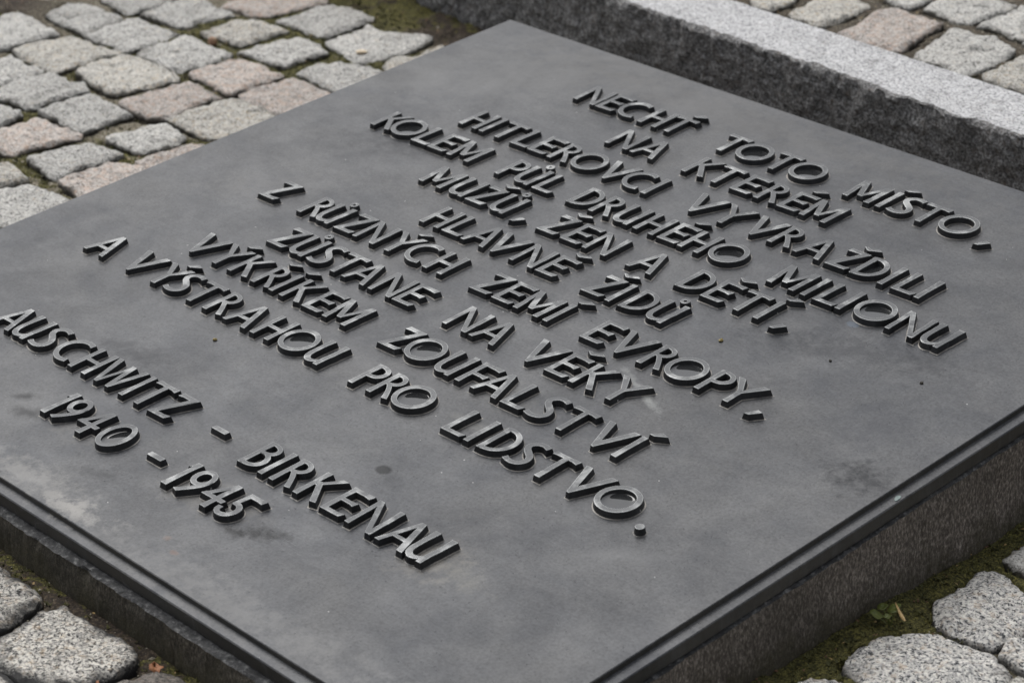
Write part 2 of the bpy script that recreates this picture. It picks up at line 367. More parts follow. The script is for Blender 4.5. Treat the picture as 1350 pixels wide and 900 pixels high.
def ground_z(x, y):
    k = kerb_dist(x, y)
    low = -0.0990 + 0.0040 * fbm(x, y, 0, 15, 3, 2) + 0.0018 * fbm(x, y, 0, 110, 2, 3)
    low = low + 0.006 * moss_f(x, y) * (0.6 + 0.6 * fbm(x, y, 0, 40, 2, 8))
    low = low + 0.012 * smooth01((k + 0.07) / 0.07) * (1 + 0.8 * fbm(x, y, 0, 55, 3, 12)) + 0.014 * np.exp(-(((x + 1.38) / 0.12) ** 2 + ((y - 0.31) / 0.09) ** 2))
    far = np.maximum(np.abs(x), np.abs(y)) > 2.6
    up = ZKERB - 0.008 + 0.003 * fbm(x, y, 0, 30, 3, 4) + 0.0015 * fbm(x, y, 0, 120, 2, 6)
    return np.where(k > 0.05, up, np.where(far, -0.1015, low))
def axis(a, b, st): return np.concatenate([[-90, -25, -8, -4, -2.4], np.arange(a, b, st), [2.4, 4, 8, 25, 90]])
gx, gy = axis(-1.75, 1.05, 0.007), axis(-1.05, 1.5, 0.007)
GX, GY = np.meshgrid(gx, gy)
GZ = ground_z(GX, GY)
nx, ny = len(gx), len(gy)
idx = np.arange(nx * ny).reshape(ny, nx)
quads = np.stack([idx[:-1, :-1], idx[:-1, 1:], idx[1:, 1:], idx[1:, :-1]], -1).reshape(-1, 4)
ground = link('ground', np.stack([GX, GY, GZ], -1).reshape(-1, 3), quads, M_GROUND, smooth=True)
tag(ground, 'gritty mossy joint bed of the paving', 'ground', kind='structure')
for nm, fn in (('moss', moss_f), ('soil', soil_f)):
    at = ground.data.attributes.new(nm, 'FLOAT', 'POINT'); at.data.foreach_set('value', fn(GX, GY).reshape(-1).astype(np.float32))

def kerb_stone(u0, u1, label, seed):
    """long granite kerb: sawn pale top, rough dark riser facing the plaque, broken arris"""
    us = np.arange(u0, u1 + 1e-6, 0.005); H = 0.16; Wd = 0.113
    prof = [(0.0, -H), ] + [(0.0, -H + H * i / 30.0) for i in range(1, 30)] + [(0.0015, -0.0015), (0.006, 0.0)] + [(0.006 + (Wd - 0.012) * i / 16.0, 0.0) for i in range(1, 17)] + [(Wd - 0.002, -0.002), (Wd, -0.006), (Wd, -0.08)]
    P = np.array(prof); n = len(P)
    U, V = np.meshgrid(us, np.arange(n), indexing='ij')
    d, z = P[V, 0], P[V, 1]
    face = (V < 31)
    rough = 0.0055 * fbm(U, z * 1.0, 0, 22, 3, seed) + 0.0045 * fbm(U, z, 0, 75, 3, seed + 4) + 0.0028 * fbm(U, z, 0, 190, 2, seed + 9)
    edge = 0.006 * fbm(U, 0, 0, 40, 3, seed + 5) + 0.006 * fbm(U, 0, 0, 120, 3, seed + 6)
    d = d + np.where(face, rough * smooth01(-z / 0.006 + 0.25) + edge * np.exp(z / 0.01), 0)
    d = d + np.where((V >= 31) & (V < 34), edge * 0.9, 0)
    z = z + np.where(V >= 30, 0.0007 * fbm(U, d, 0, 60, 3, seed + 7), 0) + np.where(V == 30, 0.0022 * fbm(U, 0, 0, 90, 2, seed + 8), 0)
    X = K0[0] + KD[0] * U + KN[0] * d; Y = K0[1] + KD[1] * U + KN[1] * d; Zz = ZKERB + z
    vs = np.stack([X, Y, Zz], -1).reshape(-1, 3)
    ii = np.arange(len(us) * n).reshape(len(us), n)
    q = np.stack([ii[:-1, :-1], ii[:-1, 1:], ii[1:, 1:], ii[1:, :-1]], -1)[:, :, ::-1].reshape(-1, 4)
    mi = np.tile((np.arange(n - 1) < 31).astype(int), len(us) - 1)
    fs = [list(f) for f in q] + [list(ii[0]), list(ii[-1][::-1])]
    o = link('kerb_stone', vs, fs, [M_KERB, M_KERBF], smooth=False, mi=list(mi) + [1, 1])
    tag(o, label, 'kerb stone', 'granite kerb stones')
kerb_stone(-0.462, 2.2, 'long granite kerb stone with pale sawn top and rough dark riser behind the plaque', 3)
kerb_stone(-1.5, -0.468, 'kerb stone end just past the dark joint, left of the long pale topped kerb', 23)

# ------------------------------------------------------------------ plinth under the plaque
ct, st = math.cos(TILT), math.sin(TILT)
def to_world(x, y, z): return np.stack([x, y * ct - z * st, y * st + z * ct], -1)
def build_plinth():
    X0, X1, Y0, Y1 = -0.515, 0.5135, -0.5195, 0.515
    step = 0.004
    per = []
    def side(p, q, nrm):
        p, q = np.array(p), np.array(q); L = np.linalg.norm(q - p); k = int(L / step)
        for i in range(k): per.append((*(p + (q - p) * i / k), *nrm))
    side((X0, Y0), (X1, Y0), (0, -1)); side((X1, Y0), (X1, Y1), (1, 0)); side((X1, Y1), (X0, Y1), (0, 1)); side((X0, Y1), (X0, Y0), (-1, 0))
    per = np.array(per); n = len(per); rows = 34
    x, y, ax, ay = per.T
    s = np.arange(n) * step
    chip = np.maximum(0, fbm(s, 0, 0, 28, 4, 41)) * 0.006 + np.maximum(0, fbm(s, 0, 0, 90, 2, 43)) * 0.003
    top = to_world(x, y, np.full(n, -0.0205)); bot = -0.15
    V = []
    for r in range(rows):
        f = r / (rows - 1.0)
        zz = bot + (top[:, 2] - chip * 0.6 - bot) * f
        dsp = 0.0012 * fbm(s, zz * 0.2, 0, 160, 3, 44) + 0.0018 * fbm(s, zz, 0, 22, 3, 45) + 0.004 * (1 - f) - chip * 0.8 * smooth01((f - 0.90) / 0.10)
        V.append(np.stack([top[:, 0] + ax * dsp, top[:, 1] + ay * dsp, zz], -1))
    for inset, dz in ((0.004, 0.0004), (0.010, 0.0008), (0.018, 0.0016), (0.03, 0.0018)):
        jit = 0.0012 * fbm(s, inset * 40, 0, 60, 3, 46)
        tw = to_world(x - ax * inset, y - ay * inset, np.full(n, -0.0205 + dz) + jit * (inset < 0.02))
        V.append(tw)
    R = len(V); vs = np.concatenate(V)
    ii = np.arange(R * n).reshape(R, n); nxt = np.roll(ii, -1, axis=1)
    q = np.stack([ii[:-1], nxt[:-1], nxt[1:], ii[1:]], -1).reshape(-1, 4)
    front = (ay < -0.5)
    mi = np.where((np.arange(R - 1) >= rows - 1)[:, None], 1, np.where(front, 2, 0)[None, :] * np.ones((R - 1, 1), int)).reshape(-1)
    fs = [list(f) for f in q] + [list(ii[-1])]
    o = link('stone_plinth', vs, fs, [M_PLINTH, M_MORTAR, M_PLINTH_FRONT], mi=list(mi) + [1])
    tag(o, 'low dark tooled stone plinth carrying the bronze plaque, mossy at its foot', 'plinth')
build_plinth()

# ------------------------------------------------------------------ plaque
ZB = 0.0183
plaque = bpy.data.objects.new('memorial_plaque', None); C.objects.link(plaque)
plaque.location = Vector((0, ZB * st, -ZB * ct)); plaque.rotation_euler = (TILT, 0, 0)
tag(plaque, 'square dark bronze memorial plaque with raised Czech capital letters on a low stone plinth', 'plaque')

def build_plate():
    loops = [(0.5103, 0.0), (0.5103, ZB - 0.0068), (0.5094, ZB - 0.0059), (0.5012, ZB - 0.0054), (0.5006, ZB - 0.0048), (0.5, ZB - 0.0007), (0.4993, ZB)]
    vs, fs, mi = [], [], []
    k = 60
    for (h, z) in loops:
        for e in range(4):
            a = [(-h, -h), (h, -h), (h, h), (-h, h)][e]; b = [(h, -h), (h, h), (-h, h), (-h, -h)][e]
            for i in range(k):
                t_ = i / k
                px_, py_ = a[0] + (b[0] - a[0]) * t_, a[1] + (b[1] - a[1]) * t_
                wv = 0.00035 * float(fbm(px_, py_, z * 30, 16, 3, 61)) if 0 < i else 0.0
                vs.append((px_ * (1 + wv / h), py_ * (1 + wv / h), z + (0.5 * wv if z < ZB - 0.004 else 0)))
    n = 4 * k
    for r in range(len(loops) - 1):
        for i in range(n):
            fs.append((r * n + i, r * n + (i + 1) % n, (r + 1) * n + (i + 1) % n, (r + 1) * n + i))
            mi.append(1 if r in (0, 4) else 0)
    fs.append(tuple(range((len(loops) - 1) * n, len(loops) * n))); mi.append(0)
    fs.append(tuple(range(n))[::-1]); mi.append(1)
    return link('plate', vs, fs, [M_PLATE, M_RIMSIDE], parent=plaque, mi=mi)
build_plate()

# ---- lettering: every glyph is a set of convex pieces in millimetres, cap height 39, merged into one outline per word
def stem(xb, xt, wb=5.9, wm=5.0, wt=6.0, y0=0.0, y1=39.3):
    """vertical stroke, slightly waisted; xb / xt are the left ends of its foot and head"""
    xs = []
    for i in range(9):
        f = i / 8.0; e = abs(2 * f - 1) ** 3
        wend = wb if f < 0.5 else wt
        wd = wm + (wend - wm) * e; x = xb + (xt - xb) * f + ((wb if f < .5 else wt) - wd) / 2
        xs.append((x, wd, y0 + (y1 - y0) * f))
    return [[(a[0], a[2]), (a[0] + a[1], a[2]), (b[0] + b[1], b[2]), (b[0], b[2])] for a, b in zip(xs[:-1], xs[1:])]
def strip(A, B):
    return [[A[i], A[i + 1], B[i + 1], B[i]] for i in range(len(A) - 1)]
def cr(P, k=5, closed=False):
    """Catmull-Rom through the points"""
    P = [np.array(p, float) for p in P]; out = []
    n = len(P)
    for i in range(n - 1 if not closed else n):
        if closed: a, b, c_, d = P[(i - 1) % n], P[i], P[(i + 1) % n], P[(i + 2) % n]
        else: a, b, c_, d = P[max(i - 1, 0)], P[i], P[i + 1], P[min(i + 2, n - 1)]
        for j in range(k):
            t_ = j / k
            out.append(tuple(0.5 * (2 * b + (c_ - a) * t_ + (2 * a - 5 * b + 4 * c_ - d) * t_ ** 2 + (3 * b - a - 3 * c_ + d) * t_ ** 3)))
    if not closed: out.append(tuple(P[-1]))
    return out
def cstrip(A, B, k=5): return strip(cr(A, k), cr(B, k))
def arc(cx, cy, rx, ry, wx, wy, a0, a1, n=30):
    O, I = [], []
    for i in range(n + 1):
        a = math.radians(a0 + (a1 - a0) * i / n)
        O.append((cx + rx * math.cos(a), cy + ry * math.sin(a))); I.append((cx + (rx - wx) * math.cos(a), cy + (ry - wy) * math.sin(a)))
    return strip(O, I)
def pen(P, W, k=6):
    """stroke along a spline with a width per knot"""
    c_ = cr([(p[0], p[1]) for p in P], k); wds = [q[0] for q in cr([(v, 0) for v in W], k)]
    L, R_ = [], []
    for i, p in enumerate(c_):
        a = np.array(c_[max(i - 1, 0)]); b = np.array(c_[min(i + 1, len(c_) - 1)]); d = (b - a) / (np.linalg.norm(b - a) + 1e-9)
        nn = np.array((-d[1], d[0])) * wds[i] / 2
        L.append(tuple(np.array(p) + nn)); R_.append(tuple(np.array(p) - nn))
    return strip(L, R_)
D_OUT = [(2, 39.8), (11, 39.4), (19.5, 36), (25, 29.5), (27, 21), (25.3, 12.5), (20, 5.5), (12, 1), (0, -.2)]
D_IN = [(5, 35.6), (10.5, 35.2), (16.6, 32.2), (20.8, 27), (22, 20.5), (20.6, 13.8), (16.4, 8.4), (10.5, 5), (5, 4.4)]
def bar(*pts): return [list(pts)]
def glyph(ch):
    if ch == 'I': return stem(0, 0.2)
    if ch == 'H': return stem(0, -.2) + stem(21.2, 20.6) + bar((3, 17.6), (23.5, 17.6), (23.5, 21.6), (3, 21.6))
    if ch == 'N': return stem(0, -.8, 5.2, 4.3, 5.0, 0, 39) + stem(27.0, 24.8, 4.4, 4.5, 5.8, 1) + bar((-.8, 39.6), (4.9, 39.6), (31.2, 0), (25.8, 0))[:1]
    if ch == 'M': return stem(0, -1.8, 6.2, 4.7, 4.6) + bar((-2.0, 39.4), (4.4, 39.4), (18.4, 8.2), (12.6, 8.2)) + bar((13.6, 8.2), (17.4, 8.2), (33.0, 39.4), (28.0, 39.4)) + stem(26.9, 28.4, 6.2, 5.2, 5.4)
    if ch == 'A': return bar((0, 0), (4.9, 0), (17.4, 39.6), (13.2, 39.6)) + bar((12.9, 39.9), (18.3, 39.9), (32.6, 0), (26.6, 0)) + bar((5.0, 11.6), (25.0, 11.6), (23.6, 15.2), (6.2, 15.2))
    if ch == 'E': return stem(0, 0) + bar((2, 0), (22.6, 0.5), (25.0, 5.6), (18, 4.7), (2, 4.7)) + bar((2, 39.3), (25.2, 39.6), (23.6, 33.8), (17, 34.8), (2, 34.8)) + bar((3, 18.7), (15.5, 18.7), (20.3, 17.6), (21.8, 23.6), (15.5, 22.7), (3, 22.7))
    if ch == 'F': return stem(0, 0) + bar((2, 39.3), (24.6, 39.6), (23.0, 33.8), (17, 34.8), (2, 34.8)) + bar((3, 17.2), (15.5, 17.2), (20.3, 16.2), (21.8, 22.0), (15.5, 21.2), (3, 21.2))
    if ch == 'L': return stem(0, 0.8) + bar((2, 0), (22.8, 0.5), (25.2, 5.8), (18, 4.7), (2, 4.7))
    if ch == 'T': return stem(0.2, 0.0, 6.0, 5.0, 5.4, 0, 36) + bar((-12.2, 34.4), (-6, 35.0), (10, 35.0), (15.6, 33.8), (16.6, 39.7), (8, 39.2), (-5, 39.2), (-11.0, 39.9))
    if ch == 'D': return stem(0, 0) + cstrip(D_OUT, D_IN)
    if ch == 'B': return stem(0, 0) + cstrip([(2, 39.6), (10, 39.2), (17, 36.3), (20, 31), (18.5, 25.5), (13, 21.8), (4, 21.2)], [(5, 35.8), (9, 35.6), (13.4, 33.8), (15.2, 30.8), (14, 27.6), (10.6, 25.5), (4, 25.1)]) + cstrip([(4, 25.2), (13, 24.6), (20, 20), (22.8, 13), (20.5, 5.6), (13, 0.8), (2, 0)], [(4, 21.3), (11.5, 21), (15.8, 17.8), (17.4, 12.6), (15.8, 8), (11, 5), (4, 4.6)])
    if ch == 'P': return stem(0, 0) + cstrip([(1.5, 39.5), (9.5, 39.3), (17.5, 36.4), (21, 30), (20, 23.5), (14, 18.2), (3.5, 17)], [(5, 35.6), (9, 35.4), (14, 33.2), (16.2, 29.4), (15.2, 25.2), (11, 22), (3.5, 21.2)])
    if ch == 'R': return stem(0, 0) + cstrip([(1.5, 39.5), (9.5, 39.3), (16.5, 36.4), (19.7, 30.2), (18, 24), (12.5, 19.9), (3.5, 19)], [(5, 35.6), (9, 35.4), (13.2, 33.2), (15, 29.8), (13.8, 26), (10, 23.4), (3.5, 22.8)]) + cstrip([(5.0, 21.5), (11.2, 14.8), (16.4, 7.6), (20.6, 0.2)], [(11.5, 21.5), (16.6, 15.4), (21.6, 8.6), (26.4, 1.6)])
    if ch == 'C': return arc(20, 19.7, 20, 20, 5, 5, 72, 288, 40) + [[(24.5, 38.9), (28.2, 38.2), (27.2, 32.6), (24.4, 33.6)], [(24.4, 5.6), (27.4, 6.6), (28.6, 1.2), (24.5, 0.4)]]
    if ch == 'O': return arc(20, 19.7, 20, 20.2, 5, 5, 0, 360, 56)
    if ch == '0': return arc(15.5, 19.7, 15.6, 20, 5.2, 4.6, 0, 360, 50)
    if ch == 'S': return pen([(20.6, 36.4), (14.6, 38.0), (8.2, 36.8), (3.6, 31.4), (5.4, 25.6), (11.0, 21.2), (16.8, 16.6), (18.8, 10.4), (16.0, 4.6), (10.4, 2.2), (4.6, 2.6), (-0.4, 4.6)], [5.4, 4.7, 4.8, 5.2, 5.8, 6.2, 5.8, 5.2, 4.8, 4.7, 4.9, 5.6])
    if ch == 'U': return cstrip([(0, 39.2), (0.3, 26), (0.3, 12), (2.8, 4), (8.6, 0.0), (15, 0.8), (21, 4.2)], [(6.4, 39.2), (5.5, 26), (5.5, 13), (7.4, 7.4), (11.2, 4.7), (16, 5.6), (21, 9.0)]) + stem(19.4, 19.6, 5.2, 5.1, 6.6, 0)
    if ch == 'V': return bar((-15.8, 39.2), (-9.2, 39.5), (3.4, 3.6), (2.2, -.3), (-.4, -.3)) + bar((-.4, -.3), (2.4, -.3), (20.2, 39.5), (13.6, 39.2), (0.6, 10))
    if ch == 'W': return bar((-13.5, 39.2), (-7.4, 39.4), (4.3, 0), (0, 0)) + bar((0.4, 0), (4.3, 0), (14.0, 37.6), (10.3, 37.6)) + bar((8.8, 38), (14.4, 38), (21.7, 0), (17.2, 0)) + bar((17.4, 0), (21.7, 0), (32.2, 39.4), (26.8, 39.2))
    if ch == 'K': return stem(0, 0) + bar((4.4, 19.6), (8.6, 19.8), (26.4, 39.8), (19.8, 39.4)) + bar((4.2, 24.6), (9.4, 26.0), (28.4, 1.6), (22.2, 0.0))
    if ch == 'Y': return stem(0, 0, 5.8, 5.0, 5.4, 0, 21) + bar((-15, 39.2), (-7.8, 39.5), (5.3, 20), (0.1, 19.6)) + bar((1.6, 19.6), (5.4, 19.0), (20.3, 39.5), (13.6, 39.2))
    if ch == 'Z': return bar((0, -.2), (22.8, 0.4), (25.6, 6.2), (18, 4.8), (2, 4.6)) + bar((0, -.1), (6.4, 0.4), (25.0, 39.5), (18.4, 38.9)) + bar((1.0, 33.8), (7, 34.6), (22.5, 34.6), (25, 39.5), (7, 39.2), (2.6, 39.8))
    if ch == '1': return stem(0, 1.2, 6.8, 5.4, 6.6, 0, 39.6) + bar((-1.6, 31.2), (3, 33.4), (5.4, 39.6), (2.2, 39.6))
    if ch == '9': return arc(8.6, 27.6, 11.4, 12, 5.2, 4.8, 0, 360, 36) + cstrip([(20.0, 28.2), (18.9, 19.4), (13.6, 10.4), (4.9, -.2)], [(14.8, 27.4), (13.2, 20.2), (8.6, 11.6), (-.6, 1.6)])
    if ch == '4': return stem(0, 1.6, 6.8, 5.4, 6.2, 0, 40) + bar((-13.8, 12.6), (13.0, 12.6), (13.6, 17.2), (-12, 17.2)) + bar((-13.8, 12.8), (-7.8, 14.0), (7.4, 40), (2.2, 40))
    if ch == '5': return bar((4.8, 39.2), (24.8, 39.5), (23.2, 33.6), (17, 34.4), (6.8, 34.4)) + bar((4.8, 39.0), (9.0, 36), (7.0, 21.8), (2.4, 19.6)) + pen([(2.9, 21.0), (9.2, 20.9), (14.4, 16.8), (15.2, 10.4), (11.4, 4.4), (4.6, 2.6), (-0.6, 5.4), (-1.6, 10.8)], [4.2, 4.9, 5.3, 5.4, 5.2, 5.0, 5.0, 5.2])
    if ch == '-': return bar((0, 19.2), (18.4, 19.2), (18.8, 24.2), (0.4, 24.2))
    if ch == ',': return bar((0, -4.6), (4.4, -4.0), (11.6, 5.6), (6.4, 6.6))
    if ch == '.': return [[(3.9 + 3.9 * math.cos(i * math.pi / 12), 1.6 + 3.9 * math.sin(i * math.pi / 12)) for i in range(24)]]
    raise KeyError(ch)
def shift(P, dx, dy): return [[(x + dx, y + dy) for x, y in p] for p in P]
ACUTE = [[(0, 0.4), (4.6, 0.2), (15.4, 6.4), (8.4, 8.4)]]
CARON = [[(9.3, 49.9), (12.2, 50.9), (17.4, 48.6), (16.8, 45.8), (14.8, 46.0)], [(14.8, 46.0), (17.0, 45.8), (28.6, 51.2), (24.6, 53.2), (15.6, 49.0)]]
RING = arc(0, 0, 4.5, 4.5, 2.5, 2.5, 0, 360, 24)
def accented(ch):
    if ch == 'Í': return glyph('I') + shift(ACUTE, 2.4, 45.2)
    if ch == 'É': return glyph('E') + shift(ACUTE, 8.8, 46.4)
    if ch == 'Ý': return glyph('Y') + shift(ACUTE, 2.0, 43.4)
    if ch == 'Ť': return glyph('T') + shift(ACUTE, 0.8, 46.0)
    if ch == 'Ž': return glyph('Z') + CARON
    if ch == 'Ě': return glyph('E') + shift(CARON, -2.4, 0.4)
    if ch == 'Ř': return glyph('R') + shift(CARON, -10.2, 0.0)
    if ch == 'Ů': return glyph('U') + shift(RING, 13.2, 46.2)
    return glyph(ch)

HL = 6.4      # mm above the plate
def word_mesh(polys):
    """union of the pieces -> flat face, bevel, drafted wall and a thin fillet on the plate"""
    vin, fin = [], []
    for p in polys:
        a = sum(p[i][0] * p[(i + 1) % len(p)][1] - p[(i + 1) % len(p)][0] * p[i][1] for i in range(len(p)))
        if abs(a) < 1e-3: continue
        if a < 0: p = p[::-1]
        fin.append(list(range(len(vin), len(vin) + len(p)))); vin += [Vector(q) for q in p]
    V, E, F, _, _, OF = delaunay_2d_cdt(vin, [], fin, 0, 1e-3)
    V = [Vector((v.x + 0.16 * float(vnoise(v.x * .11, v.y * .11, 0, 51)) + 0.07 * float(vnoise(v.x * .45, v.y * .45, 0, 52)), v.y + 0.16 * float(vnoise(v.x * .11, v.y * .11, 9, 53)) + 0.07 * float(vnoise(v.x * .45, v.y * .45, 9, 54)))) for v in V]
    tris = [f for f, o in zip(F, OF) if len(o)]
    he = {}
    for f in tris:
        for i in range(len(f)): he[(f[i], f[(i + 1) % len(f)])] = 1
    bd = [e for e in he if (e[1], e[0]) not in he]
    nrm = {}
    for a, b in bd:
        d = (V[b] - V[a]); d = d.normalized() if d.length > 1e-9 else d
        n = Vector((d.y, -d.x))                      # outward for counter-clockwise faces
        for q in (a, b): nrm.setdefault(q, []).append(n)
    off = {}
    for q, ns in nrm.items():
        s = Vector((0, 0))
        for n in ns: s += n
        if s.length < 1e-6: off[q] = Vector((0, 0)); continue
        s.normalize(); c_ = max(0.5, min(abs(s.dot(n)) for n in ns)); off[q] = s / c_
    used = sorted({i for f in tris for i in f}); ring = {}
    vs, fs, mi = [], [], []
    im = {}
    for i in used:
        o = off.get(i, Vector((0, 0))) * -0.42
        im[i] = len(vs); vs.append((V[i].x + o.x, V[i].y + o.y, HL))
    for f in tris: fs.append([im[i] for i in f]); mi.append(0)
    lay = [im]
    for (dd, z) in ((0.0, HL - 0.12), (0.24, HL - 0.50), (1.15, 0.30), (2.1, 0.10), (2.4, -0.1)):
        m_ = {}
        for q in off:
            m_[q] = len(vs); vs.append((V[q].x + off[q].x * dd, V[q].y + off[q].y * dd, z))
        lay.append(m_)
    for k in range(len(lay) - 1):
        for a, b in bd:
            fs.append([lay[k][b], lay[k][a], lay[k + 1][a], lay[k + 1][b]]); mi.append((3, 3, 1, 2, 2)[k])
    return vs, fs, mi

WORDS = [
    (372.2, 'NECHŤ', [-263.1, -229.0, -205.0, -165.3, -125.3]),
    (372.2, 'TOTO', [-49.0, -32.8, 22.7, 40.0]),
    (372.2, 'MÍSTO,', [122.0, 163.2, 177.2, 213.8, 232.8, 288.7]),
    (311.0, 'NA', [-153.6, -117.4]),
    (311.0, 'KTERÉM', [-42.8, -1.3, 24.2, 56.3, 87.1, 117.0]),
    (246.4, 'HITLEROVCI', [-314.5, -282.2, -257.3, -233.3, -206.5, -176.8, -151.7, -93.7, -76.9, -39.0]),
    (246.4, 'VYVRAŽDILI', [28.3, 66.2, 109.2, 131.7, 164.3, 204.8, 234.8, 268.8, 284.7, 311.9]),
    (183.3, 'KOLEM', [-388.6, -367.0, -322.2, -295.7, -264.9]),
    (183.3, 'PŮL', [-190.2, -166.5, -134.3]),
    (183.3, 'DRUHÉHO', [-83.3, -52.0, -22.8, 10.3, 43.6, 71.0, 101.4]),
    (183.3, 'MILIONU', [186.7, 227.9, 243.1, 270.0, 282.7, 328.8, 363.9]),
    (121.1, 'MUŽŮ,', [-239.4, -198.9, -168.1, -137.3, -96.4]),
    (121.1, 'ŽEN', [-62.5, -29.3, 1.5]),
    (121.1, 'A', [61.2]),
    (121.1, 'DĚTÍ,', [126.0, 158.4, 200.3, 224.4, 248.7]),
    (57.2, 'HLAVNĚ', [-166.4, -133.3, -105.2, -61.1, -35.1, 1.5]),
    (57.2, 'ŽIDŮ', [64.2, 95.6, 113.1, 143.4]),
    (-8.3, 'Z', [-344.8]),
    (-8.3, 'RŮZNÝCH', [-282.1, -258.3, -223.4, -194.1, -144.9, -127.0, -88.7]),
    (-8.3, 'ZEMÍ', [-21.1, 9.5, 39.2, 79.3]),
    (-8.3, 'EVROPY,', [128.2, 173.5, 200.3, 224.2, 270.3, 304.6, 334.0]),
    (-72.4, 'ZŮSTANE', [-251.1, -221.9, -190.3, -152.5, -135.3, -95.6, -60.6]),
    (-72.4, 'NA', [11.1, 47.4]),
    (-72.4, 'VĚKY', [123.3, 147.5, 178.0, 224.6]),
    (-136.9, 'VÝKŘÍKEM', [-293.5, -257.2, -233.0, -196.5, -168.0, -152.2, -117.7, -87.3]),
    (-136.9, 'ZOUFALSTVÍ', [-6.3, 18.8, 65.0, 98.6, 119.5, 158.2, 187.6, 228.1, 271.6, 294.6]),
    (-201.8, 'A', [-385.1]),
    (-201.8, 'VÝSTRAHOU', [-311.1, -270.9, -252.5, -213.4, -188.3, -155.8, -115.0, -85.1, -41.5]),
    (-201.8, 'PRO', [27.7, 52.5, 75.0]),
    (-201.8, 'LIDSTVO.', [152.4, 181.0, 197.4, 229.0, 268.5, 307.9, 328.0, 385.5]),
    (-352.6, 'AUSCHWITZ', [-326.4, -293.8, -261.4, -231.1, -194.5, -153.0, -114.8, -91.1, -69.9]),
    (-352.6, '-', [-1.1]),
    (-352.6, 'BIRKENAU', [59.6, 87.2, 101.9, 134.2, 169.8, 201.8, 239.6, 270.2]),
    (-417.0, '1940', [-143.9, -129.8, -90.0, -70.4]),
    (-417.0, '-', [-8.4]),
    (-417.0, '1945', [37.2, 52.9, 90.8, 107.9]),
]
PUDDLES = []
for by, wd, xs in WORDS:
    polys = []
    for ch, x in zip(wd, xs):
        polys += shift(accented(ch), x, by)
        if ch in 'O0' and wd not in ('HITLEROVCI', 'MÍSTO,') or (ch == 'D' and wd in ('VYVRAŽDILI', 'ŽIDŮ')): PUDDLES.append((wd, ch, x, by))
    vs, fs, mi = word_mesh(polys)
    vs = [(a / 1000, b / 1000, c_ / 1000 + ZB) for a, b, c_ in vs]
    nm = 'raised_number' if wd[0] == '1' else 'raised_hyphen' if wd == '-' else 'raised_word'
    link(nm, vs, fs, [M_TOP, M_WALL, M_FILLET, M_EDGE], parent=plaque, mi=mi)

# ---- rain water standing level inside the round letters (the plate slopes, the water does not)
PM = Matrix.Translation(plaque.location) @ Matrix.Rotation(TILT, 4, 'X')
seenO = {}
for wd, ch, x, by in PUDDLES:
    pure = wd.strip(',.')
    if ch == 'D': outl = cr(D_IN[:], 4) ; cx, cy = 11.5, 20.0; outl = [(a * 1.0, b) for a, b in outl] + [(5.2, 20.0)]
    else:
        cx = 20 if ch == 'O' else 15.5; cy = 19.7; rx, ry = (14.6, 14.8) if ch == 'O' else (10.0, 15.0)
        outl = [(cx + rx * math.cos(i * math.pi / 24), cy + ry * math.sin(i * math.pi / 24)) for i in range(48)]
    if ch == 'D':
        P2 = []
        for i in range(len(outl)):
            a, b = np.array(outl[i]), np.array(outl[(i + 1) % len(outl)])
            P2 += [tuple(a), tuple((a + b) / 2)]
        outl = P2[::-1]
    level = {'TOTO': 1.5, 'KOLEM': 1.5, 'DRUHÉHO': 1.8, 'D': 1.4}.get(ch if ch == 'D' else wd, 2.3)
    if wd == 'ŽIDŮ': level = 1.4
    rings = [0.0, 0.25, 0.45, 0.62, 0.75, 0.85, 0.92, 0.97, 1.0]
    vs, fs = [], []
    n = len(outl)
    for s in rings:
        for (a, b) in outl:
            px_, py_ = cx + (a - cx) * s, cy + (b - cy) * s
            zz = level - (py_ - cy) * math.tan(TILT) + 1.3 * s ** 7 - 0.10
            vs.append(((x + px_) / 1000, (by + py_) / 1000, zz / 1000 + ZB))
    for r in range(len(rings) - 1):
        for i in range(n):
            j = (i + 1) % n
            fs.append((r * n + i, (r + 1) * n + i, (r + 1) * n + j, r * n + j))
    ctr = PM @ Vector(((x + cx) / 1000, (by + cy) / 1000, ZB + level / 1000))
    vs = [PM @ Vector(v) - ctr for v in vs]
    seenO[(wd, ch)] = seenO.get((wd, ch), 0) + 1
    which = {'TOTO': ['first letter O', 'last letter O'][seenO[(wd, ch)] - 1]}.get(wd, ('digit 0' if ch == '0' else 'letter ' + ch))
    o = link('puddle', vs, fs, M_WATER, loc=ctr, smooth=True)
    lab = 'rain water caught in the %s of %s' % (which, 'the year 1940' if ch == '0' else 'the word ' + pure)
    tag(o, lab, 'puddle', 'rain water caught in the letters')

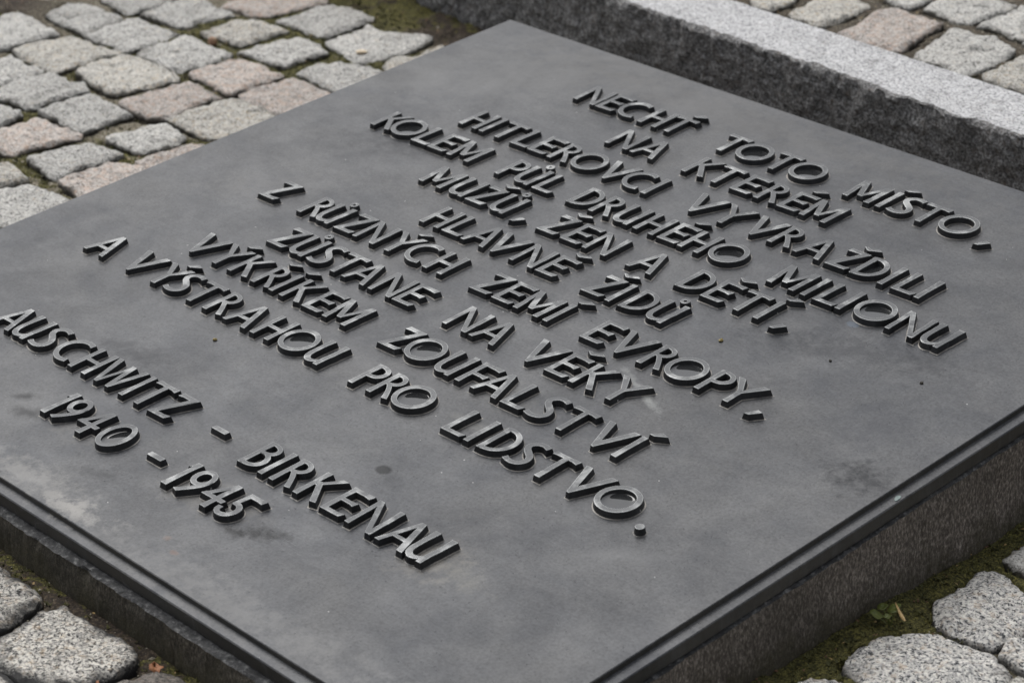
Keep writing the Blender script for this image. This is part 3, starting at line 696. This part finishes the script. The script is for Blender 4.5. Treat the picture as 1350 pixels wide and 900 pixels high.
# ------------------------------------------------------------------ setts
SETTS_LOW = [
    ('grey','weathered grey granite sett with sandy stain under dark soil at the photo\'s top left corner',[(-1266,255),(-1289,291),(-1262,304),(-1213,296),(-1173,295),(-1170,256),(-1163,210),(-1184,199)]),
    ('grey','chipped grey granite sett with a dark dent, right of the sandy stained corner sett',[(-1246,332),(-1265,362),(-1269,381),(-1242,394),(-1214,392),(-1159,390),(-1150,363),(-1132,313),(-1180,320),(-1200,318),(-1243,324)]),
    ('grey','grey granite sett cut by the photo\'s top edge, behind the broad one with thick moss',[(-1252,422),(-1199,413),(-1177,413),(-1170,454),(-1193,507),(-1256,513),(-1281,469)]),
    ('grey','broad smooth grey granite sett with thick moss along its lower right side, far left paving',[(-1160,423),(-1164,453),(-1172,483),(-1159,527),(-1116,515),(-1070,514),(-1074,491),(-1074,455),(-1071,428),(-1115,422)]),
    ('grey','pale grey rounded granite sett directly in front of the broad one with thick moss',[(-1130,311),(-1145,372),(-1141,403),(-1105,403),(-1057,409),(-1054,393),(-1042,324),(-1064,315),(-1094,314)]),
    ('buff','wide pale buff granite sett with sharp left and right points, in the upper left paving',[(-1150,207),(-1153,260),(-1134,297),(-1107,300),(-1044,308),(-1045,283),(-1042,255),(-1042,225),(-1040,206),(-1053,200),(-1077,202)]),
    ('grey','light grey granite sett cut by the left photo edge, just below the wide buff one',[(-1125,157),(-1129,187),(-1109,188),(-1057,190),(-1049,158),(-1049,122),(-1056,112)]),
    ('grey','whitish grey granite sett with a hooked right end, near the left edge of the photo',[(-1033,105),(-1044,158),(-1039,192),(-1016,193),(-991,187),(-975,198),(-956,192),(-953,157),(-952,109),(-961,100),(-997,99),(-1016,91)]),
    ('buff','large grey granite sett with a rusty buff stain, in the middle of the left paving',[(-1018,218),(-1032,256),(-1032,293),(-1011,312),(-984,313),(-948,311),(-913,302),(-911,259),(-921,214),(-928,206),(-968,211)]),
    ('grey','grey granite sett with a creased top, just left of the small red pebble',[(-1024,319),(-1041,363),(-1039,408),(-1008,413),(-984,410),(-937,407),(-931,372),(-934,323),(-961,318),(-1000,316)]),
    ('buff','long pale granite sett with yellowish patches, right of the small red pebble',[(-1038,434),(-1039,499),(-1008,517),(-965,522),(-966,478),(-963,446),(-972,440),(-996,439),(-1014,435)]),
    ('pink','dusky pink granite sett cut by the photo\'s top edge, behind the long pale sett',[(-1108,523),(-1119,577),(-1085,645),(-1030,648),(-1021,615),(-1028,545),(-1041,530),(-1075,528)]),
    ('grey','coarse dark speckled granite sett running into the brown soil below the kerb',[(-1005,538),(-1004,584),(-1015,614),(-1000,634),(-975,645),(-931,646),(-917,613),(-912,575),(-910,540),(-940,541),(-975,540)]),
    ('grey','smooth pale grey granite sett ringed with green moss, next to the long pale yellowish sett',[(-941,420),(-939,461),(-940,506),(-919,521),(-886,516),(-874,508),(-856,503),(-855,463),(-852,433),(-860,424),(-892,424)]),
    ('grey','grey granite sett with a cream pebble lying on it, near the plaque\'s far corner',[(-890,530),(-890,565),(-897,612),(-870,608),(-850,622),(-808,645),(-791,592),(-791,551),(-796,522),(-814,513),(-852,521)]),
    ('grey','cracked grey granite sett half hidden by the plaque, in front of the cream pebble',[(-821,425),(-827,446),(-830,469),(-819,485),(-792,503),(-750,507),(-729,497),(-694,431),(-714,417),(-744,417),(-781,422)]),
    ('buff','small light granite sett peeping out beside the plaque\'s far corner',[(-770,526),(-781,562),(-763,573),(-775,630),(-750,622),(-706,547),(-705,496)]),
    ('pink','pinkish granite sett framed by bright green moss, in the second row from the plaque',[(-917,324),(-917,371),(-911,403),(-891,411),(-872,405),(-831,408),(-825,376),(-826,348),(-818,319),(-823,314),(-867,318)]),
    ('pink','flat mauve pink granite sett with a notched lower side, left of the mossy pink one',[(-892,198),(-897,236),(-886,299),(-863,297),(-820,298),(-817,277),(-808,238),(-802,208),(-817,192),(-855,188),(-875,191)]),
    ('pink','clear pink granite sett against the plaque edge, the one nearest the plaque\'s far corner',[(-810,321),(-815,354),(-810,407),(-788,408),(-752,404),(-720,403),(-694,351),(-699,327),(-714,311),(-749,311),(-782,313)]),
    ('buff','buff granite sett with a brown hollow in its top, touching the plaque edge',[(-801,205),(-806,240),(-807,288),(-794,311),(-768,310),(-720,306),(-703,277),(-693,228),(-710,205),(-732,199),(-777,204)]),
    ('grey','light grey granite sett with a deep dark joint below, between rosy and mauve pink setts',[(-932,105),(-937,136),(-942,175),(-940,186),(-919,186),(-888,182),(-846,180),(-847,161),(-843,127),(-837,101),(-849,97),(-881,105)]),
    ('grey','tip of a pale grey granite sett at the left photo edge above the rosy one',[(-986,60),(-982,79),(-966,84),(-943,84),(-928,43),(-936,29)]),
    ('pink','rosy granite sett at the left photo edge with a thick mossy dark joint below',[(-909,22),(-915,69),(-914,91),(-876,91),(-829,95),(-830,70),(-832,48),(-836,24),(-830,0),(-848,-5),(-869,-5)]),
    ('grey','speckled whitish granite sett with a pink upper rim, between the rosy sett and the plaque',[(-806,4),(-808,32),(-805,63),(-796,84),(-769,89),(-741,93),(-738,64),(-738,31),(-734,-2),(-745,-6),(-778,-3)]),
    ('grey','white speckled granite sett bedded in pale grit, second from the plaque edge',[(-802,113),(-793,131),(-793,152),(-797,177),(-786,194),(-738,180),(-727,156),(-733,126),(-736,114),(-759,113),(-785,108)]),
    ('pink','salmon pink granite sett sliding under the plaque edge, left of the small pink sliver',[(-721,-7),(-725,31),(-727,68),(-712,83),(-684,86),(-656,51),(-638,-3),(-665,-16),(-692,-14)]),
    ('pink','thin pink sliver of a granite sett showing along the plaque edge',[(-710,92),(-710,126),(-709,174),(-690,181),(-659,130),(-661,90),(-679,87)]),
    ('buff','brownish grey granite sett with sand on it at the left edge of the photo',[(-819,-46),(-820,-26),(-813,-18),(-781,-28),(-754,-32),(-754,-53),(-769,-79)]),
    ('grey','big whitish black speckled granite sett at the left edge, running under the plaque edge',[(-749,-82),(-745,-62),(-736,-40),(-710,-38),(-667,-32),(-637,-60),(-629,-114),(-667,-135)]),
    ('dirty','grey granite sett with dirty rim at the left edge of the photo, below the plinth',[(-75,-600),(-72,-548),(-30,-540),(2,-539),(35,-541),(42,-562),(48,-589),(38,-625),(-20,-632),(-60,-628)]),
    ('dirty','big white topped granite sett with black dirty sides, at the photo\'s lower left corner',[(62,-598),(64,-577),(55,-560),(58,-536),(78,-536),(104,-536),(131,-533),(153,-533),(166,-544),(170,-569),(166,-592),(150,-612),(121,-620),(85,-621),(69,-614)]),
    ('dirty','sett corner at the very bottom left of the photo, left of the big white one',[(70,-668),(88,-634),(107,-627),(129,-628),(150,-640),(172,-655),(176,-700),(150,-722),(95,-722),(72,-705)]),
    ('dark','dark brown granite sett at the bottom edge with reddish leaf litter behind it',[(184,-571),(181,-557),(185,-544),(199,-532),(224,-531),(250,-534),(285,-545),(290,-590),(276,-622),(225,-630),(192,-620),(186,-595)]),
    ('white','largest white and black speckled granite sett, at the bottom edge right of the plinth',[(557,-138),(548,-116),(551,-81),(565,-56),(580,-47),(606,-43),(628,-43),(655,-57),(662,-76),(650,-115),(606,-150),(581,-146)]),
    ('white','white speckled granite sett with a grey upper corner, above the largest one, lower right',[(548,-10),(548,9),(547,27),(543,48),(548,63),(565,63),(586,55),(608,45),(622,6),(617,-27),(603,-34),(567,-32)]),
    ('white','granite sett cut by the right edge of the photo, right of the largest white one',[(632,-35),(627,-12),(631,8),(660,32),(705,38),(726,10),(724,-30),(700,-44),(668,-40),(643,-35)]),
    ('grey','small dark grey granite sett in moss at the right photo edge beside the plinth',[(544,89),(543,106),(545,132),(560,160),(600,178),(640,170),(652,130),(640,88),(586,80),(566,82)]),
    ('white','top of a white granite sett at the bottom edge, in moss nearest to the plinth',[(549,-184),(548,-170),(563,-158),(578,-158),(612,-168),(648,-190),(650,-235),(622,-262),(575,-258),(552,-225)]),
    ('buff','buff granite sett corner at the lower right corner of the photo',[(660,-64),(663,-52),(685,-52),(735,-60),(758,-85),(755,-130),(715,-146),(672,-130),(662,-100)]),
]
SETTS_UP = [
    ('buff','buff sett corner at the photo\'s top edge against the kerb, leftmost behind the kerb',[(-398,819),(-413,852),(-405,900),(-389,905),(-364,852),(-363,817),(-373,813)]),
    ('buff','cream granite sett behind the kerb, left of the pinkish one that touches the kerb',[(-336,822),(-345,868),(-352,895),(-318,924),(-286,916),(-282,879),(-279,842),(-277,815),(-284,810),(-314,818)]),
    ('pink','pinkish granite sett standing right behind the pale kerb',[(-246,808),(-248,839),(-260,879),(-270,916),(-253,935),(-224,927),(-178,922),(-174,881),(-164,853),(-156,813),(-171,807),(-203,805),(-225,804)]),
    ('grey','grey granite sett cut by the photo\'s top edge, behind the pinkish one at the kerb',[(-274,949),(-255,949),(-248,970),(-257,1002),(-299,993),(-293,957)]),
    ('grey','smooth light grey granite sett at the photo\'s top edge, behind the cracked diamond shaped one',[(-233,962),(-238,987),(-240,1013),(-196,1053),(-162,1054),(-159,1020),(-161,987),(-162,955),(-177,950),(-204,955)]),
    ('grey','light granite sett cut by the right edge of the photo, second row behind the kerb',[(-146,956),(-150,998),(-150,1052),(-129,1061),(-86,1025),(-77,951),(-89,951),(-122,961)]),
    ('grey','diamond shaped grey granite sett with a dark crack, right behind the pale kerb',[(-131,811),(-147,870),(-158,921),(-144,926),(-122,919),(-107,931),(-60,909),(-52,864),(-48,820),(-48,793),(-74,799),(-105,802)]),
    ('buff','creamy granite sett at the right edge of the photo, right behind the kerb',[(-33,813),(-32,844),(-43,905),(-13,899),(47,815),(31,804),(-2,804)]),
]
MATS = {'grey': M_GREY, 'buff': M_BUFF, 'pink': M_PINK, 'white': M_WHITE, 'dirty': M_DIRTY, 'dark': M_DARK}
def resample(P, n):
    P = np.array(cr(P, 10, closed=True)); d = np.linalg.norm(np.roll(P, -1, 0) - P, axis=1); s = np.concatenate([[0], np.cumsum(d)])
    q = np.linspace(0, s[-1], n, endpoint=False); PP = np.vstack([P, P[:1]])
    return np.stack([np.interp(q, s, PP[:, 0]), np.interp(q, s, PP[:, 1])], -1)
def resample_lin(P, n):
    P = np.array(P, float); PP = np.vstack([P, P[:1]]); s = np.concatenate([[0], np.cumsum(np.linalg.norm(np.diff(PP, axis=0), axis=1))])
    q = np.linspace(0, s[-1], n, endpoint=False)
    return np.stack([np.interp(q, s, PP[:, 0]), np.interp(q, s, PP[:, 1])], -1)
RINGS = [0.0, 0.09, 0.18, 0.27, 0.36, 0.45, 0.53, 0.61, 0.68, 0.75, 0.81, 0.865, 0.91, 0.945, 0.975, 1.0]
def build_sett(tint, label, poly, ztop, seed, group, n=96, dome=0.0015, roughness=1.0):
    P = np.array(poly, float) / 1000
    cc_ = P.mean(0); dl = np.linalg.norm(P - cc_, axis=1)[:, None]; P = cc_ + (P - cc_) * (dl + 0.0025) / dl
    if np.sum(P[:, 0] * np.roll(P[:, 1], -1) - np.roll(P[:, 0], -1) * P[:, 1]) < 0: P = P[::-1]
    P = resample([tuple(p) for p in P], n) * 0.45 + resample_lin(P, n) * 0.55; ctr = P.mean(0); Q = P - ctr
    ang = np.arange(n)
    rad = np.linalg.norm(Q, axis=1)
    Q = Q * (1 + (0.0024 * fbm(P[:, 0], P[:, 1], seed, 60, 3, seed) + 0.0022 * fbm(P[:, 0], P[:, 1], seed, 190, 3, seed + 1)) / rad)[:, None]
    rs = np.random.RandomState(seed); tx, ty = rs.uniform(-.02, .02, 2)
    V, rim = [], []
    for s in RINGS:
        q = Q * s
        wx, wy = q[:, 0] + ctr[0], q[:, 1] + ctr[1]
        z = dome * (1 - s * s) - (0.0016 + 0.006 * np.maximum(0, fbm(P[:, 0], P[:, 1], 0, 70, 3, seed + 8)) + 0.003 * np.maximum(0, fbm(P[:, 0], P[:, 1], 0, 210, 2, seed + 9))) * smooth01((s - 0.86) / 0.14) ** 1.5 + q[:, 0] * tx + q[:, 1] * ty
        z = z + roughness * (0.0030 * fbm(wx, wy, seed * .37, 24, 3, seed + 2) + 0.0030 * fbm(wx, wy, seed * .37, 80, 3, seed + 3) + 0.0012 * fbm(wx, wy, 0, 230, 3, seed + 5))
        z = z + roughness * 0.0032 * (0.35 - np.abs(fbm(wx, wy, seed * .53, 34, 2, seed + 12)) * 1.6)
        if 'crack' in label or 'creased' in label:
            ox_, oy_ = (0.008, 0.012) if 'diamond' in label else (0.0, 0.004)
            al, ac = (q[:, 0] - ox_) * 0.69 + (q[:, 1] - oy_) * 0.72, (q[:, 0] - ox_) * -0.72 + (q[:, 1] - oy_) * 0.69
            ac = ac + 0.002 * vnoise(al * 90, 0, 0, seed)
            z = z - 0.0055 * np.exp(-(ac / 0.0022) ** 2) * smooth01((0.022 - np.abs(al)) / 0.008)
        if 'dent' in label or 'hollow' in label:
            z = z - 0.006 * np.exp(-((q[:, 0] + 0.012) ** 2 + (q[:, 1] + 0.014) ** 2) / 0.010 ** 2)
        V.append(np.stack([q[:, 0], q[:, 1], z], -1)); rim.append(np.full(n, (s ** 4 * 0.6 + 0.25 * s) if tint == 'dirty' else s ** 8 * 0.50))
    for grow, dz in ((1.012, -0.008), (1.02, -0.018), (1.0, -0.040)):
        q = Q * grow
        j = 0.0012 * fbm(q[:, 0] + ctr[0], q[:, 1] + ctr[1], dz * 60, 90, 2, seed + 6)
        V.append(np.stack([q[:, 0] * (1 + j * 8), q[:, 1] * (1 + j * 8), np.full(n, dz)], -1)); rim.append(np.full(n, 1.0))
    R = len(V); vs = np.concatenate(V)
    ii = np.arange(R * n).reshape(R, n); nx_ = np.roll(ii, -1, axis=1)
    fs = [list(f) for f in np.stack([ii[1:-1], ii[2:], nx_[2:], nx_[1:-1]], -1).reshape(-1, 4)]
    c0 = len(vs); vs = np.vstack([vs, [[0, 0, V[0][0, 2]]]])
    fs += [[c0, int(a), int(b)] for a, b in zip(ii[1], nx_[1])]
    keep = np.unique(np.array([v for f in fs for v in f])); mp = {int(k): i for i, k in enumerate(keep)}
    fs = [[mp[int(v)] for v in f] for f in fs]
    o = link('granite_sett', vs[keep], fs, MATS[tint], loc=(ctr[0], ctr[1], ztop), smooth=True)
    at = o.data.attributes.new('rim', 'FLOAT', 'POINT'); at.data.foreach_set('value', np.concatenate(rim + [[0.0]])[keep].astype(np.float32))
    tag(o, label, 'paving stone', group)
    return P
ZLOW, ZUP = -0.0900, 0.0165
OUT = []
for k, (tint, lab, poly) in enumerate(SETTS_LOW):
    OUT.append(build_sett(tint, lab, poly, ZLOW, 100 + k, 'granite setts paving round the plaque', dome=0.0015))
for k, (tint, lab, poly) in enumerate(SETTS_UP):
    OUT.append(build_sett(tint, lab, poly, ZUP, 300 + k, 'granite setts paving above the kerb', dome=0.0015))
# setts just outside what the photo shows, on the same grid
cells = []
for r in range(-8, 22):
    for c_ in range(-19, 12):
        y = -0.03 + r * 0.102; x = c_ * 0.111 + (0.055 if r % 2 else 0) - 0.02
        cells.append((x, y))
camP = M.inverted()
def in_view(x, y, z, mx, my):
    v = camP @ Vector((x, y, z)); u, w_ = -v.x / v.z * cam.lens / 18.0, -v.y / v.z * cam.lens / 18.0
    return abs(u) < 1 + mx and abs(w_) < 0.667 + my
kf = 0
allP = np.vstack(OUT)
for (x, y) in cells:
    x += RNG.uniform(-.006, .006); y += RNG.uniform(-.005, .005)
    kd = kerb_dist(x, y)
    if -0.065 < kd < 0.165: continue
    if abs(x) < 0.572 and abs(y) < 0.580: continue
    z = ZLOW if kd < 0 else ZUP
    if not in_view(x, y, z, 0.40, 0.40): continue
    if np.min(np.hypot(allP[:, 0] - x, allP[:, 1] - y)) < 0.052: continue
    if any(abs(np.arctan2(*(p - (x, y)).T[::-1]).ptp()) > 5.5 for p in OUT if np.hypot(*(p.mean(0) - (x, y))) < 0.07): continue
    hx, hy = 0.049 + RNG.uniform(-.003, .003), 0.045 + RNG.uniform(-.003, .003)
    poly = [((x + hx * a + RNG.uniform(-.005, .005)) * 1000, (y + hy * b + RNG.uniform(-.005, .005)) * 1000) for a, b in ((-1, -.85), (-.8, -1), (.8, -1), (1, -.85), (1, .85), (.8, 1), (-.8, 1), (-1, .85))]
    build_sett(['grey', 'grey', 'buff', 'pink'][kf % 4], 'granite sett further out in the paving, clear of the plaque and kerb', poly, z, 500 + kf, 'granite setts further out in the paving', n=40)
    kf += 1
print('extra setts', kf)

# ------------------------------------------------------------------ moss tufts and grit in the joints (uncountable)
def inside_any(px_, py_):
    m = np.zeros(len(px_), bool)
    for P in OUT:
        a, b = P, np.roll(P, -1, 0)
        cand = (np.abs(px_ - P[:, 0].mean()) < 0.12) & (np.abs(py_ - P[:, 1].mean()) < 0.12)
        k = np.where(cand)[0]
        if not len(k): continue
        X, Y = px_[k][:, None], py_[k][:, None]
        cr_ = ((a[:, 1] > Y) != (b[:, 1] > Y)) & (X < (b[:, 0] - a[:, 0]) * (Y - a[:, 1]) / (b[:, 1] - a[:, 1] + 1e-12) + a[:, 0])
        m[k] |= (cr_.sum(1) % 2 == 1)
    return m
gv = np.empty(len(ground.data.vertices) * 3, np.float32); ground.data.vertices.foreach_get('co', gv); gv = gv.reshape(-1, 3)
gv[inside_any(gv[:, 0].astype(float), gv[:, 1].astype(float)), 2] -= 0.012      # the bed dips under each stone
ground.data.vertices.foreach_set('co', gv.reshape(-1)); ground.data.update()
def sample(n, boxes):
    xs, ys = [], []
    area = np.array([(b[1] - b[0]) * (b[3] - b[2]) for b in boxes]); cnt = (n * area / area.sum()).astype(int)
    for b, c_ in zip(boxes, cnt):
        xs.append(RNG.uniform(b[0], b[1], c_)); ys.append(RNG.uniform(b[2], b[3], c_))
    x, y = np.concatenate(xs), np.concatenate(ys)
    k = kerb_dist(x, y)
    ok = ~inside_any(x, y) & ~((np.abs(x) < 0.512) & (np.abs(y) < 0.515)) & ~((k > -0.004) & (k < 0.114))
    return x[ok], y[ok]
BOX = [(-1.42, -0.52, -0.12, 0.68), (0.515, 0.72, -0.26, 0.22), (-0.08, 0.36, -0.68, -0.518), (-0.46, 0.08, 0.78, 1.10)]
def tufts():
    x, y = sample(52000, BOX)
    mo = moss_f(x, y) + 0.35 * fbm(x, y, 0, 60, 2, 77) + 0.12
    keep = RNG.uniform(0.25, 1.0, len(x)) < mo
    x, y = x[keep], y[keep]; z = ground_z(x, y)
    vs, fs = [], []
    for i in range(len(x)):
        h = RNG.uniform(0.0010, 0.0034) * (1.5 if RNG.uniform() < .08 else 1); r = h * RNG.uniform(0.5, 1.0)
        for b in range(4):
            a = RNG.uniform(0, 6.283); dx, dy = math.cos(a), math.sin(a); k = len(vs)
            vs += [(x[i] - dy * r * .35, y[i] + dx * r * .35, z[i] - .0006), (x[i] + dy * r * .35, y[i] - dx * r * .35, z[i] - .0006), (x[i] + dx * r + dy * r * .2, y[i] + dy * r - dx * r * .2, z[i] + h * .8), (x[i] + dx * r * 1.2, y[i] + dy * r * 1.2, z[i] + h * .7)]
            fs.append((k, k + 1, k + 2, k + 3))
    o = link('moss', vs, fs, M_MOSS); tag(o, 'low dark green moss growing in the joints and along the plinth', 'moss', kind='stuff')
tufts()
def grit():
    x, y = sample(30000, BOX)
    mo = moss_f(x, y); keep = RNG.uniform(0, 1, len(x)) > mo * 0.93 + 0.45 * soil_f(x, y)
    x, y = x[keep], y[keep]; z = ground_z(x, y)
    vs, fs = [], []
    oc = np.array([(1, 0, 0), (-1, 0, 0), (0, 1, 0), (0, -1, 0), (0, 0, 1), (0, 0, -1)], float)
    of = [(0, 2, 4), (2, 1, 4), (1, 3, 4), (3, 0, 4), (2, 0, 5), (1, 2, 5), (3, 1, 5), (0, 3, 5)]
    for i in range(len(x)):
        r = RNG.uniform(0.0005, 0.0011) * (2.6 if RNG.uniform() < 0.05 else 1)
        q = oc * r * RNG.uniform(0.6, 1.3, (6, 1)); a = RNG.uniform(0, 6.28); ca, sa = math.cos(a), math.sin(a)
        q = np.stack([q[:, 0] * ca - q[:, 1] * sa, q[:, 0] * sa + q[:, 1] * ca, q[:, 2] * .8], -1) + (x[i], y[i], z[i] + r * .3)
        k = len(vs); vs += [tuple(v) for v in q]; fs += [tuple(k + j for j in f) for f in of]
    o = link('grit', vs, fs, M_GRIT); tag(o, 'pale sandy grit lying in the joints between the setts', 'grit', kind='stuff')
grit()

def litter():
    """crumbled leaf bits, needles and straw caught in the joints"""
    x, y = sample(3000, BOX)
    so = soil_f(x, y) + 0.5 * moss_f(x, y); keep = RNG.uniform(0.1, 1.3, len(x)) < so
    x, y = x[keep], y[keep]; z = ground_z(x, y)
    vs, fs, mi = [], [], []
    for i in range(len(x)):
        a = RNG.uniform(0, 6.283); L = RNG.uniform(0.0012, 0.0055); wd_ = RNG.uniform(0.0003, 0.0011); h = RNG.uniform(0.0008, 0.003)
        ca, sa = math.cos(a), math.sin(a); k = len(vs); up = RNG.uniform(-.3, .5)
        for u, v, dz in ((0, -1, 0), (0.55, -1, .0005), (1, 0, 0), (0.5, 1, .0008), (0, .8, 0)):
            vs.append((x[i] + ca * L * u - sa * wd_ * v, y[i] + sa * L * u + ca * wd_ * v, z[i] + h + dz + up * L * u * .5))
        fs.append((k, k + 1, k + 2, k + 3, k + 4)); mi.append(0 if RNG.uniform() < .55 else 1)
    o = link('leaf_litter', vs, fs, [M_SOILBIT, M_STRAW], mi=mi); tag(o, 'crumbled brown leaf bits and straw caught in the joints', 'litter', kind='stuff')
litter()

# ------------------------------------------------------------------ small loose things
def lump(name, loc, size, mat, label, cat, seed, flat=0.6, group=None):
    bm = bmesh.new(); bmesh.ops.create_icosphere(bm, subdivisions=3, radius=1.0)
    for v in bm.verts:
        d = 1 + 0.22 * float(vnoise(v.co.x * 1.6, v.co.y * 1.6, v.co.z * 1.6, seed)) + 0.10 * float(vnoise(v.co.x * 4, v.co.y * 4, v.co.z * 4, seed + 3))
        v.co = Vector((v.co.x * d * size[0], v.co.y * d * size[1], (v.co.z * d * flat + flat * .7) * size[2]))
    me = bpy.data.meshes.new(name); bm.to_mesh(me); bm.free(); me.materials.append(mat)
    for p in me.polygons: p.use_smooth = True
    o = bpy.data.objects.new(name, me); C.objects.link(o); o.location = loc; o.rotation_euler = (0, 0, seed)
    tag(o, label, cat, group)
    return o
def on_plate(x, y): return PM @ Vector((x, y, ZB))
lump('pebble', (-0.820, 0.531, ZLOW + 0.0005), (0.0075, 0.0055, 0.004), M_CREAM, 'flat cream pebble lying on a grey sett near the plaque', 'pebble', 1)
lump('pebble', (-0.993, 0.418, ZLOW - 0.004), (0.0062, 0.0055, 0.007), M_RED, 'red and ochre pebble in the moss between two grey setts', 'pebble', 4, 0.9)
for i, (x, y, s, m, lab) in enumerate([
        (-0.135, -0.228, 0.0022, M_CRUMB, 'yellow seed crumb on the plaque left of the bottom place name line'),
        (0.226, 0.076, 0.0024, M_CRUMB, 'dark olive seed crumb on the bare bronze right of the comma line'),
        (0.325, 0.112, 0.0016, M_BLACK, 'tiny black crumb on the bare bronze in the middle right of the plaque'),
        (0.411, 0.133, 0.0018, M_BLACK, 'black crumb on the bare bronze towards the plaque right edge')]):
    lump('crumb', on_plate(x, y), (s, s * .8, s), m, lab, 'crumb', 7 + i)
fl = lump('paint_flake', on_plate(0.5062, -0.018) - Vector((0, 0, 0.0056)), (0.0022, 0.0042, 0.0004), M_FLAKE, 'pale greenish flake on the ledge along the right side of the plaque', 'paint flake', 0)
fl.rotation_euler = (TILT, 0, 0.3)

def sprout():
    base = Vector((0.540, -0.060, float(ground_z(0.540, -0.060))))
    e = bpy.data.objects.new('weed_sprout', None); C.objects.link(e); e.location = base
    tag(e, 'small weed sprout with round green leaves in the moss beside the plinth', 'weed')
    for (dx, dy, dz, r, tilt) in ((0.000, 0.004, 0.013, 0.0062, 20), (-0.009, -0.008, 0.008, 0.0064, -15), (-0.012, 0.004, 0.009, 0.0048, 10), (0.001, -0.006, 0.010, 0.0034, 5)):
        vs, fs = [(0, 0, 0)], []
        for ring, f in ((1, .5), (2, 1.0)):
            for i in range(18):
                a = i * math.pi / 9; rr = r * f * (1 - 0.25 * max(0, math.cos(a)) ** 8)
                vs.append((rr * math.cos(a), rr * math.sin(a), 0.0012 * f * f + 0.0005 * math.sin(3 * a) * f))
        for i in range(18):
            j = (i + 1) % 18; fs.append((0, 1 + i, 1 + j)); fs.append((1 + i, 19 + i, 19 + j, 1 + j))
        rot = Matrix.Rotation(math.radians(tilt), 3, 'X') @ Matrix.Rotation(math.radians(-tilt), 3, 'Y')
        vs = [rot @ Vector(v) + Vector((dx, dy, dz)) for v in vs]
        lf = link('leaf', vs, fs, M_LEAFG, parent=e, smooth=True)
        sl = lf.modifiers.new('thick', 'SOLIDIFY'); sl.thickness = 0.0004
        k = 6; sv, sf = [], []
        for s in range(2):
            for i in range(k):
                a = i * 2 * math.pi / k; c0 = Vector((dx * .2, dy * .2, 0)) if s == 0 else Vector((dx, dy, dz))
                sv.append(c0 + Vector((math.cos(a), math.sin(a), 0)) * 0.0005)
        for i in range(k): sf.append((i, (i + 1) % k, k + (i + 1) % k, k + i))
        link('stalk', sv, sf, M_LEAFG, parent=e)
sprout()
def rod(name, pts, radii, mat, label, cat):
    vs, fs = [], []; k = 8
    c0 = Vector(pts[0])
    for p, r in zip(pts, radii):
        for i in range(k):
            a = i * 2 * math.pi / k; vs.append(Vector(p) - c0 + Vector((math.cos(a) * r, math.sin(a) * r * .8, math.sin(a) * r * .6)))
    for s in range(len(pts) - 1):
        for i in range(k): fs.append((s * k + i, s * k + (i + 1) % k, (s + 1) * k + (i + 1) % k, (s + 1) * k + i))
    fs.append(tuple(range(k))[::-1]); fs.append(tuple(range((len(pts) - 1) * k, len(pts) * k)))
    o = link(name, vs, fs, mat, loc=c0, smooth=True); tag(o, label, cat)
zs = -0.083
rod('dry_stalk', [(0.5405, -0.0565, zs + .008), (0.547, -0.0605, zs + .006), (0.5545, -0.065, zs + .0045), (0.559, -0.067, zs + .004)], [0.0006, 0.0011, 0.0016, 0.0009], M_STRAW, 'short straw coloured dry stalk leaning on the largest white sett', 'dry stalk')
def dead_leaf(cx, cy, s, seed, label):
    vs, fs = [], []
    z0 = float(ground_z(cx, cy)) + 0.004
    n = 9
    for i in range(n + 1):
        u = i / n; wd_ = s * 0.32 * math.sin(math.pi * min(1, u * 1.02)) ** .8 * (1 + .35 * float(vnoise(u * 9, seed, 0, seed)))
        for v in (-1, -.5, 0, .5, 1):
            vs.append((s * (u - .5), wd_ * v, 0.0035 * abs(v) + 0.002 * float(vnoise(u * 5, v * 2, seed, seed)) + .002 * math.sin(u * 4)))
    for i in range(n):
        for j in range(4): fs.append((i * 5 + j, (i + 1) * 5 + j, (i + 1) * 5 + j + 1, i * 5 + j + 1))
    o = link('dead_leaf', vs, fs, M_RUST, loc=(cx, cy, z0), smooth=True); o.rotation_euler = (0.2, -.15, seed * 1.3)
    sl = o.modifiers.new('thick', 'SOLIDIFY'); sl.thickness = 0.0004
    tag(o, label, 'dead leaf')
dead_leaf(0.185, -0.535, 0.015, 2, 'curled rust brown dead leaf at the foot of the plinth behind the dark sett')
dead_leaf(0.172, -0.583, 0.013, 5, 'rust brown dead leaf in the joint below the big white topped sett')
